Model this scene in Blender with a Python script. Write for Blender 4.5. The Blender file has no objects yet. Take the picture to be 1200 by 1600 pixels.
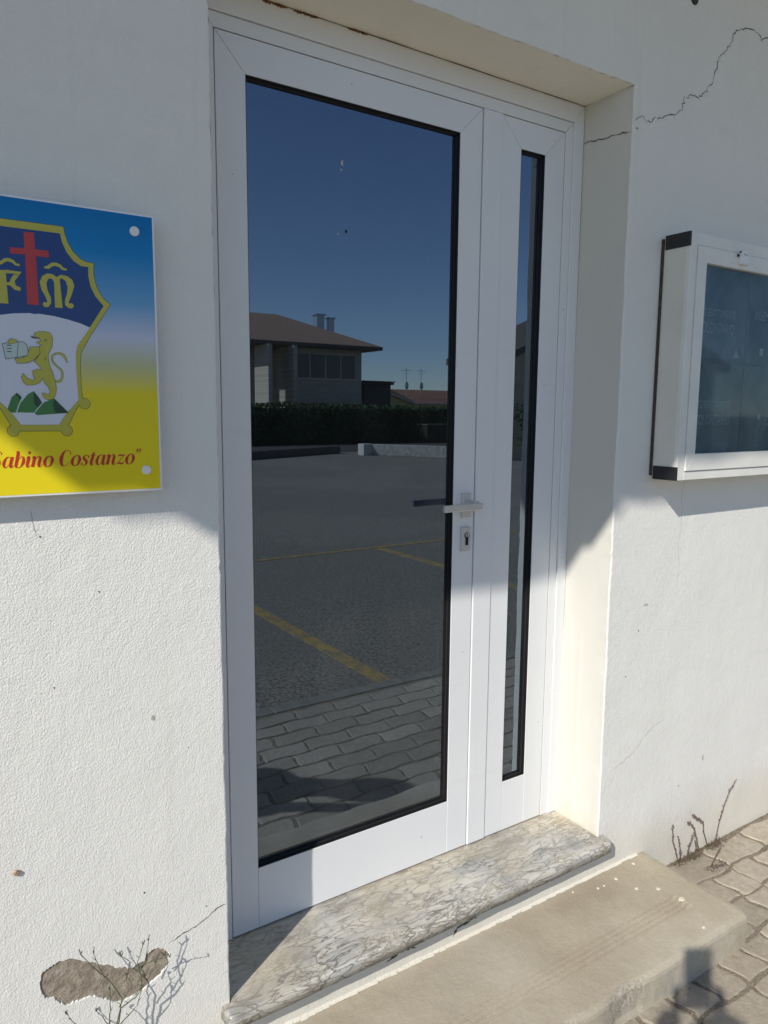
import bpy, bmesh, math, random
from mathutils import Vector, Matrix, noise as mnoise
from mathutils.geometry import tessellate_polygon
random.seed(7)
SC = bpy.context.scene
COL = SC.collection
R = math.radians

# ------------------------------------------------------------------ camera, sky, sun, exposure
CAM = Vector((-0.54907, -1.4448, 1.31483))
YAW, PITCH, ROLL = 0.582651, -0.134708, 0.007634
FW = Vector((math.sin(YAW)*math.cos(PITCH), math.cos(YAW)*math.cos(PITCH), math.sin(PITCH)))
RT0 = Vector((math.cos(YAW), -math.sin(YAW), 0)); UP0 = RT0.cross(FW)
RT = RT0*math.cos(ROLL)+UP0*math.sin(ROLL); UPV = -RT0*math.sin(ROLL)+UP0*math.cos(ROLL)
cd = bpy.data.cameras.new("camera"); cam = bpy.data.objects.new("camera", cd); COL.objects.link(cam)
cam.matrix_world = Matrix((( RT.x, UPV.x, -FW.x, CAM.x), (RT.y, UPV.y, -FW.y, CAM.y), (RT.z, UPV.z, -FW.z, CAM.z), (0,0,0,1)))
cd.sensor_fit = 'VERTICAL'; cd.sensor_height = 36.0; cd.lens = 1161.6/1600*36.0
cd.clip_start = 0.01; cd.clip_end = 1500
SC.camera = cam

SUN = Vector((-1.70, -1.0, 1.39)).normalized()      # towards the sun
w = bpy.data.worlds.new("World"); SC.world = w; w.use_nodes = True
nt = w.node_tree; bg = nt.nodes['Background']
sky = nt.nodes.new('ShaderNodeTexSky'); sky.sky_type = 'NISHITA'; sky.sun_disc = False
sky.sun_elevation = math.asin(SUN.z); sky.sun_rotation = math.atan2(SUN.x, SUN.y) % (2*math.pi)
sky.air_density = 1.0; sky.dust_density = 0.0; sky.ozone_density = 2.2; sky.altitude = 1500
hsv = nt.nodes.new('ShaderNodeHueSaturation'); hsv.inputs['Saturation'].default_value = 1.0
nt.links.new(sky.outputs[0], hsv.inputs['Color']); nt.links.new(hsv.outputs[0], bg.inputs[0]); bg.inputs[1].default_value = 0.080
sl = bpy.data.lights.new("sun", 'SUN'); sl.energy = 2.95; sl.angle = R(0.55); sl.color = (1.0, 0.945, 0.84)
so = bpy.data.objects.new("sun", sl); COL.objects.link(so)
so.rotation_euler = SUN.to_track_quat('Z', 'Y').to_euler(); so.location = (-8, -8, 12)
SC.view_settings.view_transform = 'Standard'; SC.view_settings.look = 'None'
SC.view_settings.exposure = 0.60; SC.view_settings.gamma = 1.0
SC.render.engine = 'CYCLES'
SC.cycles.use_denoising = True; SC.cycles.max_bounces = 10; SC.cycles.diffuse_bounces = 5
SC.cycles.transparent_max_bounces = 12; SC.cycles.sample_clamp_indirect = 6.0

# ------------------------------------------------------------------ helpers
def tag(o, label=None, cat=None, group=None, kind=None):
    if label: o['label'] = label
    if cat: o['category'] = cat
    if group: o['group'] = group
    if kind: o['kind'] = kind
    return o
def empty(name, loc=(0,0,0), rz=0):
    o = bpy.data.objects.new(name, None); o.empty_display_size = .1; COL.objects.link(o)
    o.location = loc; o.rotation_euler.z = rz; return o
class MB:
    def __init__(s): s.v = []; s.f = []; s.m = []
    def add(s, vs, fs, mi=0):
        b = len(s.v); s.v += [tuple(v) for v in vs]; s.f += [tuple(b+i for i in f) for f in fs]; s.m += [mi]*len(fs)
    def box(s, x0, x1, y0, y1, z0, z1, mi=0):
        s.add([(x0,y0,z0),(x1,y0,z0),(x1,y1,z0),(x0,y1,z0),(x0,y0,z1),(x1,y0,z1),(x1,y1,z1),(x0,y1,z1)],
              [(0,3,2,1),(4,5,6,7),(0,1,5,4),(1,2,6,5),(2,3,7,6),(3,0,4,7)], mi)
    def prism(s, pts, y0, y1, c=0.0, mi=0):
        """convex (x,z) polygon, front at y0 with chamfer c, back at y1"""
        n = len(pts)
        if area(pts) < 0: pts = pts[::-1]
        ins = offset(pts, -c) if c else pts
        vs = [(x,y0,z) for x,z in ins]+[(x,y0+c,z) for x,z in pts]+[(x,y1,z) for x,z in pts]
        fs = [tuple(range(n))]
        for k in range(2):
            for i in range(n):
                j = (i+1) % n; fs.append((k*n+i, (k+1)*n+i, (k+1)*n+j, k*n+j))
        fs.append(tuple(range(3*n-1, 2*n-1, -1)))
        s.add(vs, fs, mi)
    def poly(s, pts, y0, y1, mi=0):
        """any simple (x,z) polygon extruded from y0 (front) to y1"""
        if area(pts) < 0: pts = pts[::-1]
        n = len(pts); t = tess([pts])
        vs = [(x,y0,z) for x,z in pts]+[(x,y1,z) for x,z in pts]
        fs = [f for f in t]
        for i in range(n): j = (i+1) % n; fs.append((i, n+i, n+j, j))
        s.add(vs, fs, mi)
    def tube(s, pts, rads, n=6, mi=0):
        pts = [Vector(p) for p in pts]; b = len(s.v); ring = []
        for i, p in enumerate(pts):
            d = (pts[min(i+1, len(pts)-1)]-pts[max(i-1, 0)]).normalized()
            a = d.orthogonal().normalized(); bb = d.cross(a)
            r = rads[i] if hasattr(rads, '__len__') else rads
            ring.append([p+(a*math.cos(2*math.pi*k/n)+bb*math.sin(2*math.pi*k/n))*r for k in range(n)])
        vs = [q for rr in ring for q in rr]; fs = []
        for i in range(len(pts)-1):
            for k in range(n):
                fs.append((i*n+k, i*n+(k+1) % n, (i+1)*n+(k+1) % n, (i+1)*n+k))
        fs.append(tuple(range(n-1, -1, -1))); fs.append(tuple((len(pts)-1)*n+k for k in range(n)))
        s.add(vs, fs, mi)
    def ball(s, c, r, mi=0, sq=(1,1,1), seg=8, rin=5):
        vs = [(c[0], c[1], c[2]+r*sq[2])]
        for i in range(1, rin):
            t = math.pi*i/rin
            for k in range(seg):
                a = 2*math.pi*k/seg
                vs.append((c[0]+r*sq[0]*math.sin(t)*math.cos(a), c[1]+r*sq[1]*math.sin(t)*math.sin(a), c[2]+r*sq[2]*math.cos(t)))
        vs.append((c[0], c[1], c[2]-r*sq[2])); L = len(vs)-1
        fs = [(0, 1+k, 1+(k+1) % seg) for k in range(seg)]
        for i in range(rin-2):
            for k in range(seg):
                fs.append((1+i*seg+k, 1+(i+1)*seg+k, 1+(i+1)*seg+(k+1) % seg, 1+i*seg+(k+1) % seg))
        fs += [(L, 1+(rin-2)*seg+(k+1) % seg, 1+(rin-2)*seg+k) for k in range(seg)]
        s.add(vs, fs, mi)
    def cyl_y(s, cx, cz, r, y0, y1, n=24, c=0.0, mi=0):
        s.prism([(cx+r*math.cos(2*math.pi*k/n), cz+r*math.sin(2*math.pi*k/n)) for k in range(n)], y0, y1, c, mi)
    def build(s, name, mat, parent=None, smooth=False):
        me = bpy.data.meshes.new(name); me.from_pydata(s.v, [], s.f)
        for m in (mat if isinstance(mat, (list, tuple)) else [mat]): me.materials.append(m)
        for p, mi in zip(me.polygons, s.m): p.material_index = mi; p.use_smooth = smooth
        me.update()
        o = bpy.data.objects.new(name, me); COL.objects.link(o)
        if parent: o.parent = parent
        return o
def area(p): return sum(p[i][0]*p[(i+1) % len(p)][1]-p[(i+1) % len(p)][0]*p[i][1] for i in range(len(p)))/2
def offset(p, d):
    """move a ccw polygon's edges outwards by d"""
    n = len(p); out = []
    for i in range(n):
        a, b, c = Vector(p[i-1]), Vector(p[i]), Vector(p[(i+1) % n])
        e1 = (b-a).normalized(); e2 = (c-b).normalized()
        n1 = Vector((e1.y, -e1.x)); n2 = Vector((e2.y, -e2.x)); m = (n1+n2)
        k = max(m.length_squared/2, .35)
        q = b+m*(d/k); out.append((q.x, q.y))
    return out
def tess(loops):
    """triangles (indices into the concatenated loops), wound to face -y when (x,z) is ccw"""
    tris = tessellate_polygon([[Vector((a, b, 0)) for a, b in l] for l in loops])
    flat = [p for l in loops for p in l]; out = []
    for t in tris:
        a = area([flat[i] for i in t])
        if abs(a) < 1e-12: continue
        out.append(tuple(t) if a > 0 else tuple(t)[::-1])
    return out
def bevel(o, wd, seg=2, ang=40):
    m = o.modifiers.new('bevel', 'BEVEL'); m.width = wd; m.segments = seg; m.limit_method = 'ANGLE'; m.angle_limit = R(ang)
    m.harden_normals = False
    return o

class NT:
    def __init__(s, name):
        s.m = bpy.data.materials.new(name); s.m.use_nodes = True; s.t = s.m.node_tree
        s.b = s.t.nodes['Principled BSDF']; s.out = s.t.nodes['Material Output']; s.co = None
    def n(s, typ, **k):
        nd = s.t.nodes.new(typ)
        for a, v in k.items():
            if a.startswith('i_'): nd.inputs[a[2:].replace('_', ' ')].default_value = v
            else: setattr(nd, a, v)
        return nd
    def l(s, a, b): s.t.links.new(a, b)
    def coord(s):
        if not s.co: s.co = s.n('ShaderNodeTexCoord').outputs['Object']
        return s.co
    def mapped(s, scale=(1,1,1), loc=(0,0,0), rot=(0,0,0)):
        m = s.n('ShaderNodeMapping'); m.inputs['Scale'].default_value = scale; m.inputs['Location'].default_value = loc; m.inputs['Rotation'].default_value = rot
        s.l(s.coord(), m.inputs[0]); return m.outputs[0]
    def noise(s, scale, detail=3, rough=.55, vec=None, dist=0.0):
        nd = s.n('ShaderNodeTexNoise'); nd.inputs['Scale'].default_value = scale; nd.inputs['Detail'].default_value = detail
        nd.inputs['Roughness'].default_value = rough; nd.inputs['Distortion'].default_value = dist
        s.l(vec or s.coord(), nd.inputs['Vector']); return nd.outputs['Fac']
    def ramp(s, fac, stops, interp='LINEAR'):
        r = s.n('ShaderNodeValToRGB'); r.color_ramp.interpolation = interp; e = r.color_ramp.elements
        while len(e) < len(stops): e.new(.5)
        for el, (p, c) in zip(e, stops): el.position = p; el.color = (*c, 1) if len(c) == 3 else c
        s.l(fac, r.inputs[0]); return r.outputs[0]
    def mix(s, fac, a, b, mode='MIX'):
        m = s.n('ShaderNodeMix', data_type='RGBA', blend_type=mode)
        for sock, val in ((m.inputs[0], fac), (m.inputs[6], a), (m.inputs[7], b)):
            if hasattr(val, 'is_linked') or hasattr(val, 'links'): s.l(val, sock)
            else: sock.default_value = val if not isinstance(val, tuple) else ((*val, 1) if len(val) == 3 else val)
        return m.outputs[2]
    def math(s, op, a, b=0.0):
        m = s.n('ShaderNodeMath', operation=op)
        for sock, val in ((m.inputs[0], a), (m.inputs[1], b)):
            if hasattr(val, 'links'): s.l(val, sock)
            else: sock.default_value = val
        return m.outputs[0]
    def bump(s, h, dist=.001, strength=1.0, prev=None):
        b = s.n('ShaderNodeBump'); b.inputs['Distance'].default_value = dist; b.inputs['Strength'].default_value = strength
        s.l(h, b.inputs['Height'])
        if prev: s.l(prev, b.inputs['Normal'])
        return b.outputs[0]
    def fin(s, color=None, rough=None, normal=None, metal=None, spec=None):
        for k, v in (('Base Color', color), ('Roughness', rough), ('Normal', normal), ('Metallic', metal), ('Specular IOR Level', spec)):
            if v is None: continue
            if hasattr(v, 'links'): s.l(v, s.b.inputs[k])
            else: s.b.inputs[k].default_value = (*v, 1) if isinstance(v, tuple) else v
        return s.m
def plain(name, c, rough=.5, metal=0, var=.06, sc=8, spec=.5, bump=0):
    t = NT(name); f = t.noise(sc, 4)
    col = t.ramp(f, [(.3, tuple(x*(1-var) for x in c)), (.7, tuple(min(1, x*(1+var)) for x in c))])
    nm = t.bump(t.noise(sc*20, 3), .001, bump) if bump else None
    return t.fin(col, rough, nm, metal, spec)

# ------------------------------------------------------------------ materials
def mat_stucco(name, base, amp=1.0, stain=False):
    t = NT(name)
    big = t.noise(1.3, 5, .6); mid = t.noise(9, 4, .6)
    c = t.ramp(big, [(.3, tuple(x*.955 for x in base)), (.7, base)])
    c = t.mix(t.ramp(mid, [(.45, (0,0,0)), (.75, (.22,)*3)]), c, tuple(x*.93 for x in base))
    # rain streaks and dirt specks
    st = t.noise(1, 5, .65, t.mapped((22, 22, 1.1)))
    c = t.mix(t.ramp(st, [(.56, (0,0,0)), (.78, (.20,)*3)]), c, (base[0]*.72, base[1]*.68, base[2]*.6))
    sp = t.noise(160, 2, .5); c = t.mix(t.ramp(sp, [(.76, (0,0,0)), (.8, (.5,)*3)]), c, (.35,.32,.27))
    if not stain:
        zq = t.n('ShaderNodeSeparateXYZ'); t.l(t.coord(), zq.inputs[0])
        low = t.ramp(t.math('ADD', zq.outputs[2], t.math('MULTIPLY', t.noise(6, 5, .7), .22)), [(0.0, (.55,)*3), (.16, (0,0,0))])
        c = t.mix(low, c, (base[0]*.80, base[1]*.74, base[2]*.62))
        tr = t.ramp(t.noise(3.2, 6, .7, t.mapped((1,1,2.5))), [(.52, (0,0,0)), (.66, (.30,)*3)]); c = t.mix(tr, c, tuple(x*.90 for x in base))
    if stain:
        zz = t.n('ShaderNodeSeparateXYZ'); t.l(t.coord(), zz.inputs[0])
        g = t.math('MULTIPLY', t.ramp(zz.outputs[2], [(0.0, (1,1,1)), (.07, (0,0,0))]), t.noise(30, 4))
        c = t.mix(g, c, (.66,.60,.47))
    v = t.mapped((1, 1, .85)); 
    n1 = t.noise(270, 3, .55, v, .5); n1r = t.ramp(n1, [(.36, (0,0,0)), (.62, (1,1,1))])
    n2 = t.noise(70, 2, .5, v); n3 = t.noise(5, 3)
    b = t.bump(n3, .012, .35*amp); b = t.bump(n2, .0014, .6*amp, b); b = t.bump(n1r, .0008, .65*amp, b)
    return t.fin(c, .78, b, spec=.25)
M = {}
M['wall'] = mat_stucco('white_stucco', (.83, .82, .79))
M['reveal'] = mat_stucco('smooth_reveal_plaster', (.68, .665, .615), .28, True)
M['soffit'] = mat_stucco('bounce_tinted_lintel_plaster', (.91, .87, .75), .3)  # brighter, warmer base stands in for light bounced up from the ground
def f_bare():
    t = NT('bare_render'); f = t.noise(60, 6, .7); g = t.noise(220, 3)
    c = t.ramp(f, [(.3, (.23,.195,.155)), (.55, (.37,.315,.255)), (.75, (.50,.45,.38))])
    return t.fin(c, .95, t.bump(g, .0012, 1, t.bump(f, .006, 1)), spec=.1)
M['bare'] = f_bare()
def f_alu():
    t = NT('white_coated_aluminium'); f = t.noise(3, 3); g = t.noise(1, 4, .6, t.mapped((3,3,40)))
    c = t.ramp(f, [(.3, (.755,.765,.785)), (.7, (.785,.79,.805))])
    c = t.mix(t.ramp(t.noise(120, 2), [(.77, (0,0,0)), (.8, (.5,)*3)]), c, (.4,.36,.3))
    c = t.mix(t.ramp(g, [(.6, (0,0,0)), (.8, (.12,)*3)]), c, (.55,.52,.45))
    return t.fin(c, t.ramp(f, [(.3, (.30,)*3), (.7, (.42,)*3)]), t.bump(t.noise(900, 2), .0001, .25), spec=.5)
M['alu'] = f_alu()
M['alu_dirty'] = plain('aged_frame_aluminium', (.74,.735,.70), .45, var=.06, sc=14)
M['rubber'] = plain('black_gasket', (.012,.012,.013), .45)
M['bead'] = plain('dark_glazing_bead', (.03,.03,.03), .35)
M['steel'] = plain('satin_steel', (.62,.60,.57), .28, .9, .03)
M['hwhite'] = plain('silver_handle_coating', (.62,.61,.59), .35, .35, .03)
M['black'] = plain('black_plastic', (.015,.015,.017), .35, bump=.1)
M['void'] = plain('dark_void', (.01,.01,.01), .9)
M['crack'] = plain('crack_dark', (.10,.085,.075), .95, var=.5, sc=60)
M['crack_soft'] = plain('hairline_crack', (.42,.40,.37), .95, var=.35, sc=60)
M['rust'] = plain('rust', (.22,.10,.045), .9, var=.4, sc=80)
def f_glass(name, tint, refl0, haze=.0, rough=0.0, wav=.0, hcol=(.55,.55,.52)):
    t = NT(name); t.t.nodes.remove(t.b)
    tr = t.n('ShaderNodeBsdfTransparent'); tr.inputs[0].default_value = (*tint, 1)
    gl = t.n('ShaderNodeBsdfGlossy'); gl.inputs['Roughness'].default_value = rough; gl.inputs[0].default_value = (.64,.79,1.0,1)
    lw = t.n('ShaderNodeLayerWeight'); lw.inputs[0].default_value = .5
    f = t.ramp(lw.outputs['Facing'], [(0, (refl0,)*3), (.45, (refl0*1.12,)*3), (.75, (refl0*1.9,)*3), (1, (.95,)*3)])
    if wav:
        b = t.bump(t.noise(1.6, 1), .012, wav); t.l(b, gl.inputs['Normal'])
    mx = t.n('ShaderNodeMixShader'); t.l(f, mx.inputs[0]); t.l(tr.outputs[0], mx.inputs[1]); t.l(gl.outputs[0], mx.inputs[2])
    o = mx.outputs[0]
    if haze:
        df = t.n('ShaderNodeBsdfDiffuse'); df.inputs[0].default_value = (*hcol,1)
        m2 = t.n('ShaderNodeMixShader')
        h = t.ramp(t.noise(1, 5, .6, t.mapped((9, 9, 4.0)), 1.0), [(.3, (haze*.5,)*3), (.7, (haze*1.4,)*3)])
        t.l(h, m2.inputs[0]); t.l(o, m2.inputs[1]); t.l(df.outputs[0], m2.inputs[2]); o = m2.outputs[0]
    t.l(o, t.out.inputs[0]); return t.m
M['glass'] = f_glass('door_glass', (.16,.18,.175), .27, .018, 0.0, .012)
M['case_glass'] = f_glass('case_glass', (.62,.70,.74), .05, .20, .04, hcol=(.30,.44,.50))
def f_marble():
    t = NT('veined_marble'); v0 = t.mapped((.85, 2.9, 2.9), rot=(0,0,R(-14)))
    wv = t.n('ShaderNodeTexNoise'); wv.inputs['Scale'].default_value = 7; wv.inputs['Detail'].default_value = 5; t.l(v0, wv.inputs['Vector'])
    ad = t.n('ShaderNodeVectorMath', operation='MULTIPLY_ADD'); t.l(wv.outputs['Color'], ad.inputs[0]); ad.inputs[1].default_value = (.20,.26,.16); t.l(v0, ad.inputs[2])
    def vein(sc, w0, w1):
        vo = t.n('ShaderNodeTexVoronoi', feature='DISTANCE_TO_EDGE'); vo.inputs['Scale'].default_value = sc; t.l(ad.outputs[0], vo.inputs['Vector'])
        return t.ramp(vo.outputs['Distance'], [(0, (1,1,1)), (w0, (.75,)*3), (w1, (0,0,0))])
    cl = t.noise(5, 5, .6, ad.outputs[0])
    base = t.ramp(cl, [(.30, (.22,.225,.23)), (.41, (.40,.40,.395)), (.55, (.60,.575,.52)), (.70, (.46,.455,.44))])
    m1 = t.ramp(t.noise(6, 4), [(.38, (0,0,0)), (.54, (.95,)*3)])
    a = t.math('MULTIPLY', vein(19, .035, .085), m1)
    b = t.math('MULTIPLY', vein(40, .05, .12), t.ramp(t.noise(9, 4, .6, t.mapped(loc=(3,1,0))), [(.42, (0,0,0)), (.58, (.95,)*3)]))
    c = t.math('MULTIPLY', vein(8, .014, .045), t.ramp(t.noise(4, 3, .6, t.mapped(loc=(7,1,0))), [(.4, (0,0,0)), (.6, (.7,)*3)]))
    col = t.mix(a, base, (.15,.15,.15)); col = t.mix(b, col, (.26,.225,.17)); col = t.mix(c, col, (.13,.125,.125))
    warm = t.ramp(t.noise(3.2, 3, .5, t.mapped(loc=(2,5,1))), [(.5, (0,0,0)), (.72, (.5,)*3)])
    col = t.mix(warm, col, (.52,.44,.30))
    return t.fin(col, t.ramp(cl, [(.3, (.28,)*3), (.7, (.5,)*3)]), t.bump(t.noise(120, 4), .0005, .5, t.bump(t.noise(18, 3), .002, .3)), spec=.5)
M['marble'] = f_marble()
def f_concrete():
    t = NT('worn_concrete'); f = t.noise(3.5, 6, .65); g = t.noise(48, 5, .75); h = t.noise(330, 3, .7)
    c = t.ramp(f, [(.3, (.34,.29,.22)), (.5, (.41,.355,.27)), (.7, (.48,.425,.335))])
    c = t.mix(t.ramp(g, [(.36, (.4,)*3), (.54, (0,0,0))]), c, (.37,.32,.245)); c = t.mix(t.ramp(h, [(.36, (.4,)*3), (.46, (0,0,0))]), c, (.28,.245,.195)); c = t.mix(t.ramp(h, [(.56, (0,0,0)), (.66, (.4,)*3)]), c, (.66,.61,.52))
    c = t.mix(t.ramp(t.noise(1.2, 4, .6, t.mapped(loc=(4,0,0))), [(.5, (0,0,0)), (.7, (.5,)*3)]), c, (.54,.50,.43))
    at = t.n('ShaderNodeAttribute', attribute_name='wear')
    c = t.mix(at.outputs['Fac'], c, t.ramp(t.noise(130, 4, .7), [(.35, (.27,.24,.19)), (.55, (.45,.40,.33)), (.75, (.62,.58,.50))]))
    c = t.mix(t.ramp(t.noise(240, 1), [(.74, (0,0,0)), (.78, (.6,)*3)]), c, (.12,.11,.10))
    return t.fin(c, .88, t.bump(h, .0010, .8, t.bump(g, .0028, .6, t.bump(t.noise(12, 3), .006, .3))), spec=.2)
M['concrete'] = f_concrete()
def f_paver():
    t = NT('paver_concrete'); f = t.noise(2.5, 5, .65); g = t.noise(40, 5, .7); h = t.noise(420, 3, .7)
    c = t.ramp(f, [(.3, (.38,.335,.275)), (.7, (.54,.49,.41))])
    c = t.mix(t.ramp(g, [(.35, (.75,)*3), (.6, (0,0,0))]), c, (.36,.31,.25))
    c = t.mix(t.ramp(h, [(.36, (.55,)*3), (.46, (0,0,0))]), c, (.25,.22,.18)); c = t.mix(t.ramp(h, [(.58, (0,0,0)), (.68, (.7,)*3)]), c, (.62,.58,.51))
    at = t.n('ShaderNodeAttribute', attribute_name='tone')
    c = t.mix(1.0, c, t.ramp(at.outputs['Fac'], [(0, (.80,.79,.78)), (1, (1.12,1.10,1.08))]), 'MULTIPLY')
    return t.fin(c, .9, t.bump(h, .002, 1.0, t.bump(g, .005, .8)), spec=.2)
M['paver'] = f_paver()
def f_dirt():
    t = NT('joint_dirt'); g = t.noise(220, 5, .75); f = t.noise(12, 4)
    c = t.ramp(g, [(.3, (.08,.065,.05)), (.43, (.22,.18,.14)), (.56, (.38,.33,.265)), (.68, (.60,.55,.47))])
    c = t.mix(t.ramp(f, [(.55, (0,0,0)), (.7, (.5,)*3)]), c, (.09,.09,.04))
    return t.fin(c, .95, t.bump(g, .006, 1), spec=.1)
M['dirt'] = f_dirt()
def f_asphalt():
    t = NT('asphalt_surface'); g = t.noise(120, 5, .9); f = t.noise(.6, 5, .6)
    c = t.ramp(g, [(.36, (.09,.078,.06)), (.5, (.30,.265,.205)), (.58, (.48,.43,.34)), (.66, (.70,.63,.52))])
    c = t.mix(t.ramp(f, [(.4, (0,0,0)), (.65, (.35,)*3)]), c, (.28,.265,.225))
    g2 = t.noise(48, 2, .6); c = t.mix(t.ramp(g2, [(.36, (.85,)*3), (.5, (0,0,0))]), c, (.10,.095,.085)); c = t.mix(t.ramp(g2, [(.54, (0,0,0)), (.66, (.6,)*3)]), c, (.42,.40,.36)); c = t.mix(t.ramp(t.noise(.25, 4, .7, t.mapped(loc=(9,2,0))), [(.45, (0,0,0)), (.5, (.3,)*3)]), c, (.17,.16,.14))
    return t.fin(c, .92, t.bump(g, .004, .8), spec=.2)
M['asphalt'] = f_asphalt()
def f_yellow():
    t = NT('worn_yellow_paint'); g = t.noise(110, 4, .8); f = t.noise(9, 6, .8)
    c = t.mix(t.ramp(t.math('ADD', g, t.math('MULTIPLY', f, .75)), [(.70, (1,1,1)), (.98, (0,0,0))]), (.22,.205,.18), (.72,.46,.05))
    return t.fin(c, .85, t.bump(g, .004, .8), spec=.2)
M['yellow'] = f_yellow()
M['ground'] = plain('dry_soil', (.20,.17,.12), .95, var=.3, sc=.4)
M['kerb'] = plain('kerb_concrete', (.26,.24,.205), .9, var=.2, sc=20, bump=.6)
M['room_wall'] = plain('room_paint', (.32,.31,.29), .9)
M['room_floor'] = plain('room_floor_tiles', (.18,.165,.15), .5)
M['steel_roof'] = plain('eave_paint', (.82,.80,.74), .7, var=.08, sc=4, bump=.3)

# ------------------------------------------------------------------ the building: wall with door opening
ZG = -0.2275; D = 0.1798; YF0 = D; XR = 1.216; ZS = 2.2069; XL = 0.0
bld = empty('building', (0.6, 0, ZG))
tag(bld, 'white stuccoed building front with a recessed doorway and a crack above it', 'building')
bld_inv = Matrix.Translation((-0.6, 0, -ZG))
def part(o):
    """child of the building, keeping world coordinates"""
    o.parent = bld; o.matrix_parent_inverse = bld_inv; return o
random.seed(3)
def jit(a): return random.uniform(-a, a)
def edge_line(p, q, n, amp):
    out = []
    for i in range(n):
        t = i/n; x = p[0]+(q[0]-p[0])*t; z = p[1]+(q[1]-p[1])*t
        e = mnoise.noise(Vector((x*9, z*9, 1.3)))*amp*1.5+mnoise.noise(Vector((x*55, z*55, 4)))*amp*.7+(jit(amp*.5))
        d = Vector((q[0]-p[0], q[1]-p[1])).normalized()
        out.append((x+d.y*e, z-d.x*e))
    return out
# opening edge as (x,z), clockwise start bottom-left: up the left side, across, down the right side
zb = -0.02
left = edge_line((XL, zb), (XL, ZS), 150, .0012)
top = edge_line((XL, ZS), (XR, ZS), 70, .0016)
right = edge_line((XR, ZS), (XR, zb), 150, .0022)
inner = left+top+right+[(XR, zb)]
hole = offset(inner[::-1], .004)[::-1]          # where the flat wall face starts (arris rounded over 4 mm)
hole[0] = (hole[0][0], zb); hole[-1] = (hole[-1][0], zb)
PATCH = [(-0.382,0.220),(-0.372,0.238),(-0.350,0.245),(-0.319,0.239),(-0.284,0.218),(-0.260,0.203),(-0.235,0.185),(-0.210,0.175),(-0.188,0.179),(-0.175,0.193),(-0.157,0.195),(-0.139,0.180),(-0.133,0.162),(-0.145,0.138),(-0.177,0.122),(-0.204,0.108),(-0.238,0.109),(-0.271,0.132),(-0.299,0.147),(-0.327,0.147),(-0.347,0.154),(-0.359,0.173),(-0.378,0.184)]
def rough_loop(p, k=5, amp=.0035):
    out = []
    n = len(p)
    for i in range(n):
        a, b, c, d = (Vector(p[(i+j-1) % n]) for j in range(4))
        for j in range(k):
            t = j/k
            q = .5*((2*b)+(c-a)*t+(2*a-5*b+4*c-d)*t*t+(-a+3*b-3*c+d)*t**3)
            out.append((q.x+jit(amp)*.6+mnoise.noise(Vector((q.x*60, q.y*60, 0)))*amp, q.y+jit(amp)*.6+mnoise.noise(Vector((q.x*60, q.y*60, 9)))*amp))
    return out
patch = rough_loop(PATCH, 7, .0036)
X0, X1, ZT = -6.0, 9.0, 3.6
outer = [(X0, ZG-.1), (X1, ZG-.1), (X1, ZT), (X0, ZT)]
mb = MB()
door_loop = hole
# wall face: the outline with the doorway as a notch is closed by the strip under the sill (z < zb)
loops = [outer, door_loop, patch]
flat = [p for l in loops for p in l]
mb.add([(x, 0, z) for x, z in flat], tess(loops))
n = len(inner)
for i in range(n-1):      # rounded arris, two facets
    a, b = hole[i], hole[i+1]; c, d = inner[i], inner[i+1]
    m1 = ((a[0]*.3+c[0]*.7), (a[1]*.3+c[1]*.7)); m2 = ((b[0]*.3+d[0]*.7), (b[1]*.3+d[1]*.7))
    mb.add([(a[0],0,a[1]), (m1[0],.0011,m1[1]), (m2[0],.0011,m2[1]), (b[0],0,b[1])], [(0,1,2,3)])
    mb.add([(m1[0],.0011,m1[1]), (c[0],.004,c[1]), (d[0],.004,d[1]), (m2[0],.0011,m2[1])], [(0,1,2,3)])
# thickness of the plaster round the bare patch
dp = .0032
inn = offset(patch if area(patch) > 0 else patch[::-1], -.0012)
pt = patch if area(patch) > 0 else patch[::-1]
for i in range(len(pt)):
    j = (i+1) % len(pt); a, b, c, d = pt[i], pt[j], inn[i], inn[j]
    mb.add([(a[0],0,a[1]), (b[0],0,b[1]), (d[0],dp,d[1]), (c[0],dp,c[1])], [(0,1,2,3)])
# sides, back and top of the building
mb.add([(X0,0,ZG-.1),(X0,0,ZT),(X0,7,ZT),(X0,7,ZG-.1)], [(0,1,2,3)]); mb.add([(X1,0,ZG-.1),(X1,7,ZG-.1),(X1,7,ZT),(X1,0,ZT)], [(0,1,2,3)])
mb.add([(X0,7,ZG-.1),(X0,7,ZT),(X1,7,ZT),(X1,7,ZG-.1)], [(0,1,2,3)])
wall = part(mb.build('wall', M['wall'])); tag(wall, 'white orange-peel stucco wall around the doorway')
# bare render inside the patch
bp_ = MB(); g = offset(pt, .004)
xs = [p[0] for p in g]; zs = [p[1] for p in g]; N = 60; x0, x1, z0, z1 = min(xs), max(xs), min(zs), max(zs)
vs = []; fs = []
for j in range(N//2+1):
    for i in range(N+1):
        x = x0+(x1-x0)*i/N; z = z0+(z1-z0)*j/(N//2)
        vs.append((x, dp-.0006+.0012*mnoise.noise(Vector((x*90, z*90, 2)))+.0014*mnoise.noise(Vector((x*30, z*30, 5))), z))
for j in range(N//2):
    for i in range(N): a = j*(N+1)+i; fs.append((a, a+1, a+N+2, a+N+1))
bp_.add(vs, fs)
bare = bp_.build('bare_patch', M['bare'], wall, True); tag(bare, 'bare brown render where the white stucco has flaked off')

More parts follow.
